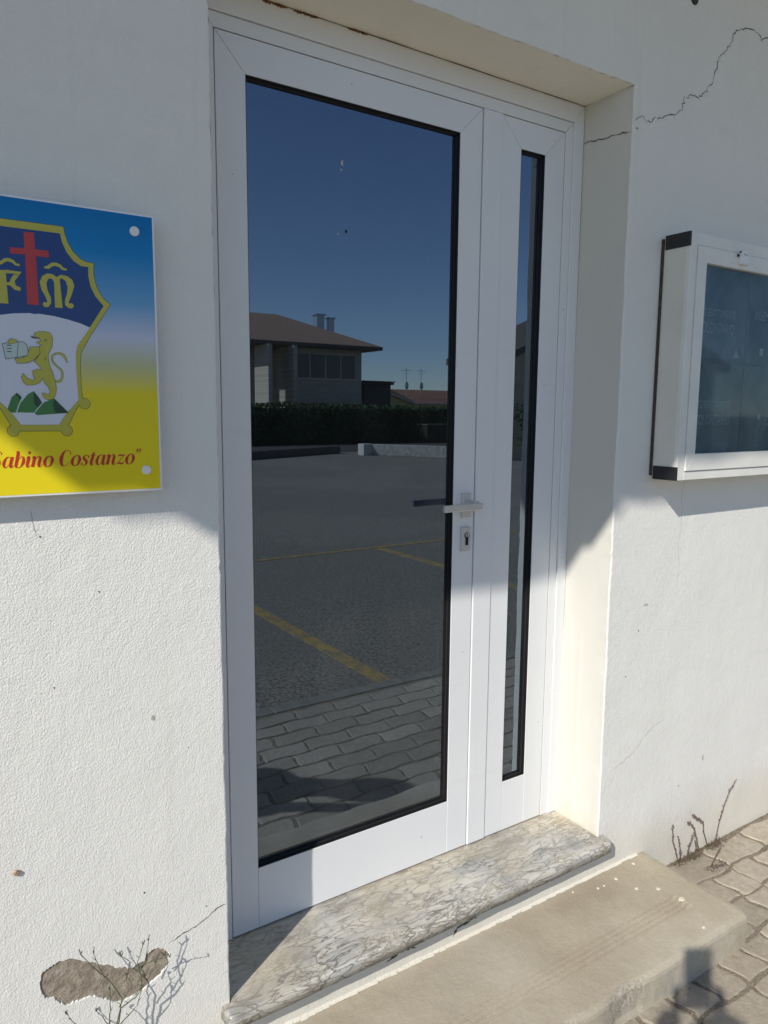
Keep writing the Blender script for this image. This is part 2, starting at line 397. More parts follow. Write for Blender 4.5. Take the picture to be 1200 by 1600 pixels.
# reveals: right, left and lintel underside as displaced grids
def grid(fn, nu, nv, name, mat, parent, flip=False, smooth=True):
    b = MB(); vs = [fn(i/nu, j/nv) for j in range(nv+1) for i in range(nu+1)]
    fs = []
    for j in range(nv):
        for i in range(nu):
            a = j*(nu+1)+i; q = (a, a+1, a+nu+2, a+nu+1); fs.append(q[::-1] if flip else q)
    b.add(vs, fs); return b.build(name, mat, parent, smooth)
yback = .26
def lerp_edge(pts, k, v):
    """value of coordinate k of the edge polyline at parameter v 0..1"""
    t = v*(len(pts)-1); i = min(int(t), len(pts)-2); f = t-i; return pts[i][k]*(1-f)+pts[i+1][k]*f
def rv_right(u, v):
    y = .004+u*(yback-.004); z = lerp_edge(right+[(XR, zb)], 1, v); x = lerp_edge(right+[(XR, zb)], 0, v)
    wob = .003*mnoise.noise(Vector((y*9, z*1.5, 3)))
    step = 0
    if z < .66:                                     # filler patch with a straight upright edge
        e = .098+.001*math.sin(z*9); step = -.0035*(1/(1+math.exp(-(y-e)*900)))*min(1, (.66-z)*12)
        step += .0015*math.exp(-((y-e-.02)/.02)**2)*(1 if y > e else 0)*min(1, (.66-z)*12)
    k = min(1, u*6)
    return (x*(1-k)+(XR)*k+wob*k+step*k, y, z)
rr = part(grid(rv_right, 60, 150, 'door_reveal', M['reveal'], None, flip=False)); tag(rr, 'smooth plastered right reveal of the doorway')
def rv_left(u, v):
    y = .004+u*(yback-.004); k = min(1, u*6)
    x = lerp_edge(left, 0, v); z = zb+(ZS-zb)*v
    return (x*(1-k)+XL*k, y, z)
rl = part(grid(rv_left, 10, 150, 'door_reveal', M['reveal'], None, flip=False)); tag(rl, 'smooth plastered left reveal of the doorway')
def rv_top(u, v):
    y = .004+v*(yback-.004); k = min(1, v*6)
    x = XL+(XR-XL)*u; z = lerp_edge(top, 1, u)
    return (x, y, z*(1-k)+ZS*k+.0025*mnoise.noise(Vector((x*5, y*7, 8)))*k)
rt_ = part(grid(rv_top, 90, 20, 'lintel_underside', M['soffit'], None, flip=False)); tag(rt_, 'plastered underside of the lintel, coloured pale and warm for bounced light')

# cracks: jagged strips lying on the plaster with a lifted lip
def crack_strip(pts, wdt, mat, name, parent, label=None, plane='y', at=0.0, seg=5, amp=.006, lip=None):
    p2 = []
    for i in range(len(pts)-1):
        a = Vector(pts[i]); b = Vector(pts[i+1]); d = (b-a); nrm = Vector((-d.y, d.x)).normalized()
        for k in range(seg):
            e = 0 if k == 0 else (jit(amp)+amp*mnoise.noise(Vector((i*3.1, k*1.7, 0))))
            p2.append(a+d*(k/seg)+nrm*e)
    p2.append(Vector(pts[-1])); b = MB(); L = len(p2); vs = []; fs = []
    for i, p in enumerate(p2):
        d = (p2[min(i+1, L-1)]-p2[max(i-1, 0)]).normalized(); nn = Vector((-d.y, d.x))
        h = wdt*.5*random.uniform(.35, 1.5)*(min(1, (i+.3)/3, (L-i-.7)/3))
        for q, off in ((p+nn*h, .0006), (p-nn*h, .0006)):
            vs.append((q.x, at-off, q.y) if plane == 'y' else (at-off, q.x, q.y))
    for i in range(L-1): fs.append((2*i, 2*i+1, 2*i+3, 2*i+2))
    b.add(vs, fs); o = b.build(name, mat, parent)
    if label: tag(o, label)
    return o, p2
CR = [(1.222,2.112),(1.250,2.135),(1.272,2.123)]
crack_strip(CR, .0022, M['crack'], 'crack', wall, None, amp=.003)
_, cp = crack_strip([(1.272,2.120),(1.300,2.135),(1.345,2.150),(1.385,2.165),(1.424,2.185),(1.432,2.215),(1.455,2.232),(1.500,2.235),(1.530,2.262),(1.56,2.285),(1.575,2.33),(1.585,2.37),(1.61,2.385),(1.635,2.41),(1.650,2.45),(1.70,2.475),(1.76,2.49),(1.80,2.47),(1.86,2.50)], .0026, M['crack'], 'crack', wall, 'long jagged crack running up the stucco from the corner of the lintel', amp=.006, seg=5)
def flake(b, x, z, r, n=9):
    pts = [(x+r*random.uniform(.5, 1.1)*math.cos(2*math.pi*k/n), z+r*random.uniform(.4, .9)*math.sin(2*math.pi*k/n)) for k in range(n)]
    b.prism(pts, -.0022, .0, .0008)
for i, p in enumerate(cp):
    if i % 5 == 1:
        fl = MB(); flake(fl, p.x+.005, p.y-.007, random.uniform(.004, .009)); fl.build('loose_flake', M['wall'], wall)
crack_strip([(.008,2.088),(.05,2.092),(.10,2.094),(.15,2.103),(.176,2.100)], .0028, M['crack'], 'crack', rr, 'crack crossing the top of the reveal', plane='x', at=XR-.0012, amp=.003)
crack_strip([(-.135,.196),(-.10,.208),(-.07,.214),(-.03,.233),(-.002,.240)], .0018, M['crack'], 'crack', wall, 'thin crack from the bare patch to the door corner', amp=.002)
crack_strip([(1.26,.20),(1.31,.215),(1.37,.235),(1.41,.27),(1.46,.30),(1.52,.315)], .0012, M['crack_soft'], 'crack', wall, amp=.003)
crack_strip([(1.55,1.12),(1.54,1.06),(1.545,.98),(1.535,.90),(1.55,.82),(1.54,.75)], .0010, M['crack_soft'], 'crack', wall, amp=.004)
crack_strip([(.64,-.110),(.655,-.088),(.70,-.084),(.73,-.078),(.762,-.072)], .007, M['crack'], 'crack', wall, 'dark gap in the plaster under the sill', amp=.002)
crack_strip([(.42,-.09),(.45,-.082),(.50,-.078),(.512,-.09)], .007, M['crack'], 'crack', wall, amp=.002)
crack_strip([(-.352,1.135),(-.350,1.11),(-.346,1.09)], .0014, M['crack_soft'], 'crack', wall, amp=.001)
# stains and specks, flat dabs on the plaster
def dab(x, z, r, mat, name='speck', y=0.0, parent=None, sx=1, sz=1):
    b = MB(); n = 11
    b.prism([(x+sx*r*random.uniform(.7,1.15)*math.cos(2*math.pi*k/n), z+sz*r*random.uniform(.7,1.15)*math.sin(2*math.pi*k/n)) for k in range(n)], y-.0008, y+.001)
    return b.build(name, mat, parent or wall)
for x, z, r in [(-.3395,1.086,.0018),(-.2425,.972,.0016),(-.05,.25,.0014),(1.36,.64,.0022),(1.31,.50,.002),(-.08,.62,.0011),(1.62,.05,.002),(-.33,.80,.0015),(1.234,2.098,.0026),(-.18,.33,.002)]:
    dab(x, z, r, M['crack'])
for x, z, r, a, c in [(-.15,.70,.004,1,1.6),(1.39,.72,.012,1,.35),(1.75,.12,.012,.4,1)]:
    dab(x, z, r, M['crack_soft'], 'stain', sx=a, sz=c)
# hole near the top of the wall
hb = MB(); hb.cyl_y(1.455, 2.492, .016, -.004, .01, 16, .002); hb.build('wall_plug', M['black'], wall)
# rust line where the frame meets the lintel
for a_, b_ in ((.185, .250), (.262, .330), (.405, .462)):
    o, _ = crack_strip([(a_+(b_-a_)*k/4, ZS-.0035+jit(.0012)) for k in range(5)], .0052, M['rust'], 'rust_stain', frame if 'frame' in globals() else None, at=YF0-.0042, amp=.0012)
    part(o)
o, _ = crack_strip([(.0+.12*k, ZS-.0016) for k in range(11)], .0016, M['crack'], 'joint_line', None, at=YF0-.0042, amp=.0003); part(o)
# canopy (its underside is what shades the upper wall)
cz = 3.10; cy = -(cz-1.046)/1.39; cx = 1.70*cy
cb = MB(); nseg = 90
xr = 8.5
def canopy_pts():
    lo = []
    for i in range(nseg+1):
        a = -.20+(.35*i/30 if i < 30 else .35+(xr+2.0)*(i-30)/(nseg-30))
        b_ = 1.046+.060*max(0, min(1, (.0-a)/.09)); y = (b_-cz)/1.39+(.007*math.sin(a*7)+.005*math.sin(a*17+1) if a > .1 else 0)
        lo.append((a+1.70*y, y, cz))
    return lo
lo = canopy_pts()
vs = []
for (x, y, z) in lo: vs += [(x, 0, cz+.12), (x, y, z), (x, y, cz+.16), (x, 0, cz+.34)]
fs = []
for i in range(nseg):
    a = 4*i; b = a+4
    fs += [(a, b, b+1, a+1), (a+1, b+1, b+2, a+2), (a+2, b+2, b+3, a+3)]
fs += [(0,1,2,3), tuple(4*nseg+k for k in (3,2,1,0))]
cb.add(vs, fs)
canopy = part(cb.build('canopy', M['steel_roof'])); tag(canopy, 'flat projecting canopy that shades the upper wall')
gb = MB(); gx = 1.20+1.70*cy
gb.add([(gx-.17,cy+.03,cz+.02),(gx+.17,cy+.03,cz+.02),(gx+.09,cy+.03,cz-.075),(gx-.07,cy+.03,cz-.075),(gx-.17,cy+.10,cz+.02),(gx+.17,cy+.10,cz+.02),(gx+.09,cy+.10,cz-.075),(gx-.07,cy+.10,cz-.075)],
       [(0,3,2,1),(4,5,6,7),(0,1,5,4),(1,2,6,5),(2,3,7,6),(3,0,4,7)])
gb.build('shadow_dip_piece', M['steel_roof'], canopy)  # unseen piece added to cast the dip in the canopy's shadow edge
rb = MB(); rb.add([(X0,-.02,ZT),(X1,-.02,ZT),(X1,7.1,ZT+.5),(X0,7.1,ZT+.5)], [(0,1,2,3)]); rb.box(X0, X1, -.05, 7.1, ZT, ZT+.1)
part(rb.build('roof', M['steel_roof']))
# dark room behind the glass
rm = MB(); a0, a1, b0, b1, h = -1.2, 3.6, .27, 4.2, 2.7
rm.add([(a0,b0,0),(a1,b0,0),(a1,b1,0),(a0,b1,0)], [(0,1,2,3)], 1)
rm.add([(a0,b0,h),(a0,b1,h),(a1,b1,h),(a1,b0,h)], [(0,1,2,3)])
rm.add([(a0,b1,0),(a1,b1,0),(a1,b1,h),(a0,b1,h)], [(0,1,2,3)])
rm.add([(a0,b0,0),(a0,b1,0),(a0,b1,h),(a0,b0,h)], [(0,1,2,3)]); rm.add([(a1,b0,0),(a1,b0,h),(a1,b1,h),(a1,b1,0)], [(0,1,2,3)])
rm.add([(a0,b0,0),(a0,b0,h),(.02,b0,h),(.02,b0,0)], [(0,1,2,3)]); rm.add([(1.2,b0,0),(1.2,b0,h),(a1,b0,h),(a1,b0,0)], [(0,1,2,3)])
part(rm.build('interior_room', [M['room_wall'], M['room_floor']]))

# ------------------------------------------------------------------ door frame and leaves
YF = D
fr = MB(); G = .0009
xl, xr_, zl, zt = .0794, 1.1431, 0.0, 2.12
# outer frame: left, right (two stepped strips) and head
fr.prism([(XL+.001, .001), (.0775, .001), (.0775, 2.1222), (XL+.001, ZS-.001)], YF, YF+.05, .0012)
fr.prism([(1.1458, .001), (1.1765, .001), (1.1765, 2.1222+.031), (1.1458, 2.1222)], YF+.001, YF+.05, .0010)
fr.prism([(1.1772, .001), (XR-.001, .001), (XR-.001, ZS-.001), (1.1772, 2.1222+.0325)], YF-.004, YF+.05, .0012)
fr.prism([(.0490, 2.1222+.031), (.0775+G, 2.1222), (1.1450-G, 2.1222), (1.1765-G, 2.1222+.031)], YF+.001, YF+.05, .0006)
fr.prism([(XL+.002, ZS-.0015), (.0485, 2.1222+.0325), (1.1772, 2.1222+.0325), (XR-.001-G, ZS-.0015)], YF-.004, YF+.05, .0012)
frame = part(fr.build('door_frame', M['alu'])); tag(frame, 'white aluminium outer door frame')
bk = MB()   # dark rebate seen in the gaps
bk.box(.0776, .0793, YF+.006, YF+.05, .001, 2.1225); bk.box(1.1428, 1.1457, YF+.006, YF+.05, .001, 2.1225); bk.box(.0776, 1.1449, YF+.0065, YF+.05, 2.1203, 2.1221)
bk.box(.8296, .8324, YF+.010, YF+.05, .004, 2.1195); bk.box(.9003, .9010, YF+.004, YF+.05, .004, 2.1195); bk.box(.002, 1.214, YF+.008, YF+.05, .0003, .0045)
bk.build('frame_rebate', M['void'], frame)
def leaf(x0, x1, g0, g1, z0, z1, gz0, gz1, name, label, mitre=True):
    b = MB(); c = .0011
    b.prism([(x0, z0), (g0-G*.4, z0), (g0-G*.4, gz1), (x0, z1-(0))] if mitre else [(x0,z0),(g0,z0),(g0,z1),(x0,z1)], YF, YF+.06, c)
    b.prism([(g1+G*.4, z0), (x1, z0), (x1, z1), (g1+G*.4, gz1)], YF, YF+.06, c)
    b.prism([(x0+G, z1), (g0, gz1+G*.5), (g1, gz1+G*.5), (x1-G, z1)], YF, YF+.06, c*.55)
    b.prism([(g0+G*.4, z0), (g1-G*.4, z0), (g1-G*.4, gz0), (g0+G*.4, gz0)], YF+.0003, YF+.06, c*.55)
    o = part(b.build(name, M['alu'])); tag(o, label)
    # stepped black gasket and dark bead round the pane
    k = MB(); k2 = MB()
    def ring(bb, i0, i1, y0, y1):
        bb.box(g0+i0, g0+i1, y0, y1, gz0+i0, gz1-i0); bb.box(g1-i1, g1-i0, y0, y1, gz0+i0, gz1-i0)
        bb.box(g0+i1, g1-i1, y0, y1, gz0+i0, gz0+i1); bb.box(g0+i1, g1-i1, y0, y1, gz1-i1, gz1-i0)
    ring(k, -.001, .0012, YF+.0016, YF+.016); ring(k, .0013, .0032, YF+.0085, YF+.0161)
    ring(k2, .0033, .0048, YF+.0115, YF+.0162); ring(k, .0049, .0060, YF+.0140, YF+.0163)
    s = MB(); ring(s, .0075, .0090, YF+.0185, YF+.028); ring(k, .0091, .018, YF+.0185, YF+.034); s.build('glass_spacer', M['steel_dark'], o)
    k.build('gasket', M['rubber'], o); k2.build('glazing_bead', M['bead'], o)
    p = MB(); p.box(g0+.002, g1-.002, YF+.0292, YF+.0332, gz0+.002, gz1-.002)
    # only the outer face mirrors: a single sheet
    p = MB(); p.add([(g0+.001, YF+.0175, gz0+.001), (g1-.001, YF+.0175, gz0+.001), (g1-.001, YF+.0175, gz1-.001), (g0+.001, YF+.0175, gz1-.001)], [(0,1,2,3)])
    gp = p.build('glass_pane', M['glass'], o); tag(gp, 'dark tinted pane mirroring the car park and the sky')
    return o
M['steel_dark'] = plain('spacer_bar', (.30,.29,.27), .4, .4)
door = leaf(.0794, .8294, .1497, .7539, .0045, 2.1192, .1671, 2.0435, 'door', 'wide glazed door leaf with a lever handle')
side = leaf(.9014, 1.1425, .9729, 1.0656, .0045, 2.1192, .1671, 2.0435, 'side_door', 'narrow fixed leaf with a slim tall pane')
ms = MB(); ms.prism([(.8323, .0045), (.9002, .0045), (.9002, 2.12), (.8323, 2.12)], YF-.0035, YF+.06, .0014)
part(ms.build('meeting_stile', M['alu'])); 
def smudge(x, z, rx, rz, mat, pane, nm):
    b = MB(); b.prism([(x+rx*random.uniform(.4,1.2)*math.cos(2*math.pi*k/9), z+rz*random.uniform(.4,1.2)*math.sin(2*math.pi*k/9)) for k in range(9)], YF+.0168, YF+.0172); b.build(nm, mat, pane)
pane_ = [c_ for c_ in door.children if c_.name.startswith('glass_pane')][0]
M['drop'] = plain('bird_dropping', (.55,.52,.46), .8)
smudge(.403, 1.909, .004, .009, M['drop'], door, 'dropping'); smudge(.400, 1.893, .003, .003, M['drop'], door, 'dropping')
smudge(.415, 1.752, .003, .006, M['void'], door, 'dead_insect'); smudge(.392, 1.743, .002, .003, M['drop'], door, 'dead_insect')
for x, z, r_ in [(1.093,1.394,.0022),(1.104,1.398,.0016),(1.158,1.62,.0016),(.115,1.83,.0014),(1.195,.86,.002),(1.186,.83,.0014),(.80,.62,.0018),(.42,2.085,.0016),(.66,.085,.003),(1.10,2.09,.0014),(1.19,1.31,.0016),(.87,1.46,.0014),(1.12,.33,.0018)]:
    o = dab(x, z, r_, M['crack_soft'], 'scuff', YF if x < 1.15 else YF-.004, frame)
# handle: narrow rose plate, neck, flat lever; separate lock plate with keyhole
hx = .7965
h1 = MB(); h1.prism([(hx-.0155,1.017), (hx+.0155,1.017), (hx+.0155,1.087), (hx-.0155,1.087)], YF-.011, YF, .0015)
hp = h1.build('handle_plate', M['hwhite'], door)
h2 = MB(); h2.prism([(hx-.010,1.040), (hx+.012,1.040), (hx+.012,1.068), (hx-.010,1.068)], YF-.050, YF-.0112, .002)
lz = 1.054
pr = [(-.0095,-.004), (-.0095,.004), (-.0080,.0055), (.0080,.0055), (.0095,.004), (.0095,-.004), (.0080,-.0055), (-.0080,-.0055)]
yl = YF-.054
vs = []
for x in (hx-.118, hx-.115, hx+.014, hx+.017):
    s = .8 if x in (hx-.118, hx+.017) else 1
    vs += [(x, yl-b_*s, lz+a_*s) for a_, b_ in pr]
fs = [tuple(range(7,-1,-1)), tuple(24+k for k in range(8))]
for q in range(3):
    for k in range(8): fs.append((q*8+k, q*8+(k+1) % 8, (q+1)*8+(k+1) % 8, (q+1)*8+k))
h2.add(vs, fs)
lv = h2.build('handle', M['hwhite'], door); tag(lv, 'flat silver lever handle pointing left')
h3 = MB(); h3.prism([(hx-.0155,.921), (hx+.0155,.921), (hx+.0155,.990), (hx-.0155,.990)], YF-.011, YF, .0015)
h3.build('lock_plate', M['hwhite'], door)
h4 = MB(); kz = .9665
h4.cyl_y(hx+.001, kz, .0088, YF-.0122, YF-.0105, 20, .0004)
h4.prism([(hx-.0040, kz-.028), (hx+.0058, kz-.028), (hx+.0058, kz-.004), (hx-.0040, kz-.004)], YF-.0121, YF-.0105)
h4.build('keyhole', M['void'], door)
h5 = MB(); h5.cyl_y(hx+.001, kz+.0015, .0062, YF-.0135, YF-.011, 18, .0004); h5.box(hx-.0006, hx+.0012, YF-.0137, YF-.013, kz-.003, kz+.005, 1)
h5.build('lock_cylinder', [M['steel'], M['void']], door)

# ------------------------------------------------------------------ marble sill
sl_ = MB()
def rc(cx_, cy_, r, a0_, a1_, k=6): return [(cx_+r*math.cos(R(a0_+(a1_-a0_)*i/k)), cy_+r*math.sin(R(a0_+(a1_-a0_)*i/k))) for i in range(k+1)]
out = [(-.022, 0), (-.022, -.042), (-.017,-.049)]+[(x, -.050+.0006*math.sin(x*37)+jit(.0005)) for x in [i*.03 for i in range(0, 40)]]+rc(1.236-.022, -.050+.022, .022, -90, 0)+[(1.237, 0), (XR-.001, 0), (XR-.001, YF+.03), (XL+.001, YF+.03), (XL+.001, 0)]
def profile(bb, outline, rings):
    """rings: list of (inset, z) from the top centre outwards and down"""
    n = len(outline); base = outline
    rs = []
    for ins, z in rings: rs.append([(p[0], p[1], z) for p in (offset(base, -ins) if ins else base)])
    tri = tessellate_polygon([[Vector((p[0], p[1], 0)) for p in rs[0]]])
    vs = [q for r_ in rs for q in r_]; fs = []
    for t in tri:
        ar = area([rs[0][i][:2] for i in t]); fs.append(tuple(t) if ar > 0 else tuple(t)[::-1])
    for k in range(len(rs)-1):
        for i in range(n): j = (i+1) % n; fs.append((k*n+i, (k+1)*n+i, (k+1)*n+j, k*n+j))
    bb.add(vs, fs)
profile(sl_, out, [(.0075, 0), (.0045, -.0010), (.0018, -.0035), (.0003, -.0075), (0, -.012), (0, -.0335), (.02, -.0338)])
sill = part(sl_.build('door_sill', M['marble'])); tag(sill, 'grey veined marble door sill with a rounded nose')
for p in sill.data.polygons: p.use_smooth = len(p.vertices) == 4
# mortar bead where the wall meets the concrete step
mo = MB(); 
for k in range(84):
    x = -.25+k*.02; wdt = .006+.006*abs(mnoise.noise(Vector((x*8, 1, 0)))); hh = .005+.006*abs(mnoise.noise(Vector((x*11, 4, 0))))
    if x > 1.40: break
    y1 = wdt+jit(.002)
    mo.add([(x,0,-.13+hh),(x,-y1*.7,-.13+hh*.7),(x,-y1,-.1295),(x+.0203,0,-.13+hh),(x+.0203,-y1*.8,-.13+hh*.6),(x+.0203,-y1-.001,-.1295)], [(0,1,4,3),(1,2,5,4)])
mo.build('mortar_bead', M['wall'], wall)

# ------------------------------------------------------------------ concrete step
st = MB(); ZK = -.130
xs_ = [-.30+.02*i for i in range(83)]+[1.345, 1.355, 1.37, 1.39, 1.41, 1.43, 1.4385, 1.444]
prof = [(0.0, ZK), (-.06, ZK), (-.12, ZK), (-.18, ZK)]
for k in range(4):
    yc = -.205-.0165*k
    prof += [(yc+.0050, ZK), (yc+.0032, ZK-.0055), (yc-.0030, ZK-.0055), (yc-.0050, ZK)]
prof += [(-.30, ZK), (-.335, ZK), (-.355, ZK-.001), (-.364, ZK-.004), (-.369, ZK-.010), (-.371, ZK-.02), (-.371, ZK-.05), (-.370, ZK-.08), (-.370, ZG-.03)]
vs = []; wear = []
npf = len(prof)
for x in xs_:
    for j, (y, z) in enumerate(prof):
        if z < ZK-.0015 and y > -.28 and x > 1.338: z = ZK
        z2 = z; y2 = y; w_ = 0
        if j >= npf-8:
            e = mnoise.noise(Vector((x*6, 0, 1)))*.5+.5; ero = max(0, e-.40 if x < 1.16 else e-.62)*(.034 if x < 1.16 else .012)
            n3 = mnoise.noise(Vector((x*45, z*80, 2)))
            if j in (npf-7, npf-6, npf-5, npf-4, npf-3, npf-2): y2 = y+ero*(.9 if j > npf-7 else .5)+n3*.004*(1 if ero > .004 else .25); 
            if j in (npf-6, npf-5): z2 = z-ero*.35+n3*.003*(1 if ero > .004 else .2)
            if j in (npf-6, npf-5, npf-4, npf-3): w_ = min(1, ero*90)
        z2 += .0012*mnoise.noise(Vector((x*5, y*9, 0)))
        if x > 1.43: z2 -= (x-1.43)*(.15 if j < npf-5 else 0)
        vs.append((x+ (.002*mnoise.noise(Vector((y*20,z*20,1))) if x > 1.44 else 0), y2 if x < 1.44 else y2+.004*(1 if y < -.3 else 0), z2)); wear.append(w_)
fs = []
for i in range(len(xs_)-1):
    for j in range(npf-1):
        a = i*npf+j; fs.append((a, a+1, a+npf+1, a+npf))
e0 = (len(xs_)-1)*npf
b0_ = len(vs); vs += [(1.447, 0, ZG-.03), (-.30, 0, ZG-.03)]; wear += [0, 0]
fs.append(tuple([e0+j for j in range(npf)]+[b0_])); fs.append(tuple([j for j in range(npf-1,-1,-1)]+[b0_+1]))
st.add(vs, fs)
step = st.build('concrete_step', M['concrete'])
tag(step, 'worn beige concrete step with grip grooves below the marble sill', 'step')
at = step.data.attributes.new('wear', 'FLOAT', 'POINT')
for i, v_ in enumerate(wear): at.data[i].value = v_
for x, y, r in [(1.335,-.224,.0095),(1.262,-.118,.006),(1.249,-.052,.0055),(1.318,-.155,.0065),(1.165,-.053,.004),(1.19,-.055,.0035),(1.28,-.335,.005),(1.36,-.03,.006),(1.085,-.025,.004)]:
    b = MB(); n = 12; pts = [(x+r*random.uniform(.6,1.2)*math.cos(2*math.pi*k/n), y+r*random.uniform(.6,1.2)*math.sin(2*math.pi*k/n)) for k in range(n)]
    profile(b, pts, [(.0012, ZK+.0022), (0, ZK+.0012), (0, ZK-.004)])
    b.build('paint_spot', M['reveal'], step)

# ------------------------------------------------------------------ paving, kerb, asphalt, ground
def fy(x): 
    t = (x/.2275) % 1.0; tri_ = 4*abs(t-.5)-1
    return .0055*math.sin(math.pi/2*max(-1, min(1, tri_*1.5)))
pv = MB(); tones = []
PX, PY = .2275, .1135
for r_ in range(-1, 13):
    yt = -.012-r_*PY
    cells = []
    for c_ in range(-20, 42):
        xa = -.06+c_*PX+(PX/2 if r_ % 2 else 0)
        if xa > 8.5 or yt < -1.50: continue
        cells += [(xa, xa+PX)] if not (r_ in (1, 2, 3) and xa < 2.1) else [(xa, xa+PX/2), (xa+PX/2, xa+PX)]
    for xa, xe in cells:
        jx, jy, jz, ja = jit(.003), jit(.003), jit(.0015), jit(.018)
        W_ = xe-xa
        bot = []; tp = []
        NS = 8
        def endw(q): return .008*math.sin(q*2*math.pi)
        for i in range(NS+1):
            x = xa+W_*i/NS; bot.append((x, yt-PY+fy(x))); tp.append((x, yt+fy(x)))
        rgt = [(xe+endw(q), (yt-PY)*(1-q)+yt*q+fy(xe)) for q in (.25,.5,.75)]
        lft = [(xa+endw(q), (yt-PY)*(1-q)+yt*q+fy(xa)) for q in (.75,.5,.25)]
        o_ = bot+rgt+tp[::-1]+lft
        o_ = [(x+jx, max(-1.500, min(y+jy, -.002))) for x, y in o_]
        if max(p[1] for p in o_)-min(p[1] for p in o_) < .03: continue
        pts = offset(o_, -.0048)
        pts = [(x+jit(.0020), y+jit(.0020)) for x, y in pts]
        n0 = len(pv.v); cx_, cy_ = xa+W_/2, yt-PY/2
        profile(pv, pts, [(.0060, ZG+jz), (.0028, ZG+jz-.0009), (.0008, ZG+jz-.0030), (0, ZG+jz-.0070), (0, ZG-.02)])
        tn = random.random()
        for k in range(n0, len(pv.v)):
            x, y, z = pv.v[k]; pv.v[k] = (x, y, z+(x-cx_)*ja*.5+(y-cy_)*ja)
        tones += [tn]*(len(pv.v)-n0)
paving = pv.build('pavement', M['paver']); tag(paving, kind='structure')
at = paving.data.attributes.new('tone', 'FLOAT', 'POINT')
for i, v_ in enumerate(tones): at.data[i].value = v_
db = MB(); nx, ny = 260, 60
vs = []; fs = []
for j in range(ny+1):
    for i in range(nx+1):
        x = -4.6+(14.0)*i/nx; y = -1.51+1.51*j/ny
        vs.append((x, y, ZG-.0038+.003*mnoise.noise(Vector((x*25, y*25, 0)))))
for j in range(ny):
    for i in range(nx): a = j*(nx+1)+i; fs.append((a, a+1, a+nx+2, a+nx+1))
db.add(vs, fs); tag(db.build('joint_sand', M['dirt'], None, True), kind='structure')
kb = MB()
for k in range(-5, 10): kb.prism([(0,0),(1,0),(1,1)], 0, 1) if False else kb.box(k*1.0+.003, k*1.0+.997, -1.60, -1.512, ZG-.1, ZG+.001+jit(.001))
tag(bevel(kb.build('kerb', M['kerb']), .006), kind='structure')
asb = MB(); asb.add([(-40,-26,ZG-.006),(60,-26,ZG-.006),(60,-1.598,ZG-.006),(-40,-1.598,ZG-.006)], [(0,1,2,3)])
tag(asb.build('road', M['asphalt']), kind='structure')
gr = MB(); gr.add([(-500,-500,ZG-.05),(500,-500,ZG-.05),(500,500,ZG-.05),(-500,500,ZG-.05)], [(0,1,2,3)])
tag(gr.build('ground', M['ground']), kind='structure')
for k, xx in enumerate([-5.08, -2.81, -.54, 1.735, 4.01, 6.28, 8.55, 10.8]):
    b = MB(); b.box(xx-.05, xx+.05, -5.15, -1.602, ZG-.02, ZG-.002); tag(b.build('parking_line', M['yellow']), kind='structure')
b = MB(); b.box(-6, 6.33, -5.25, -5.175, ZG-.02, ZG-.002); tag(b.build('parking_line', M['yellow']), kind='structure')

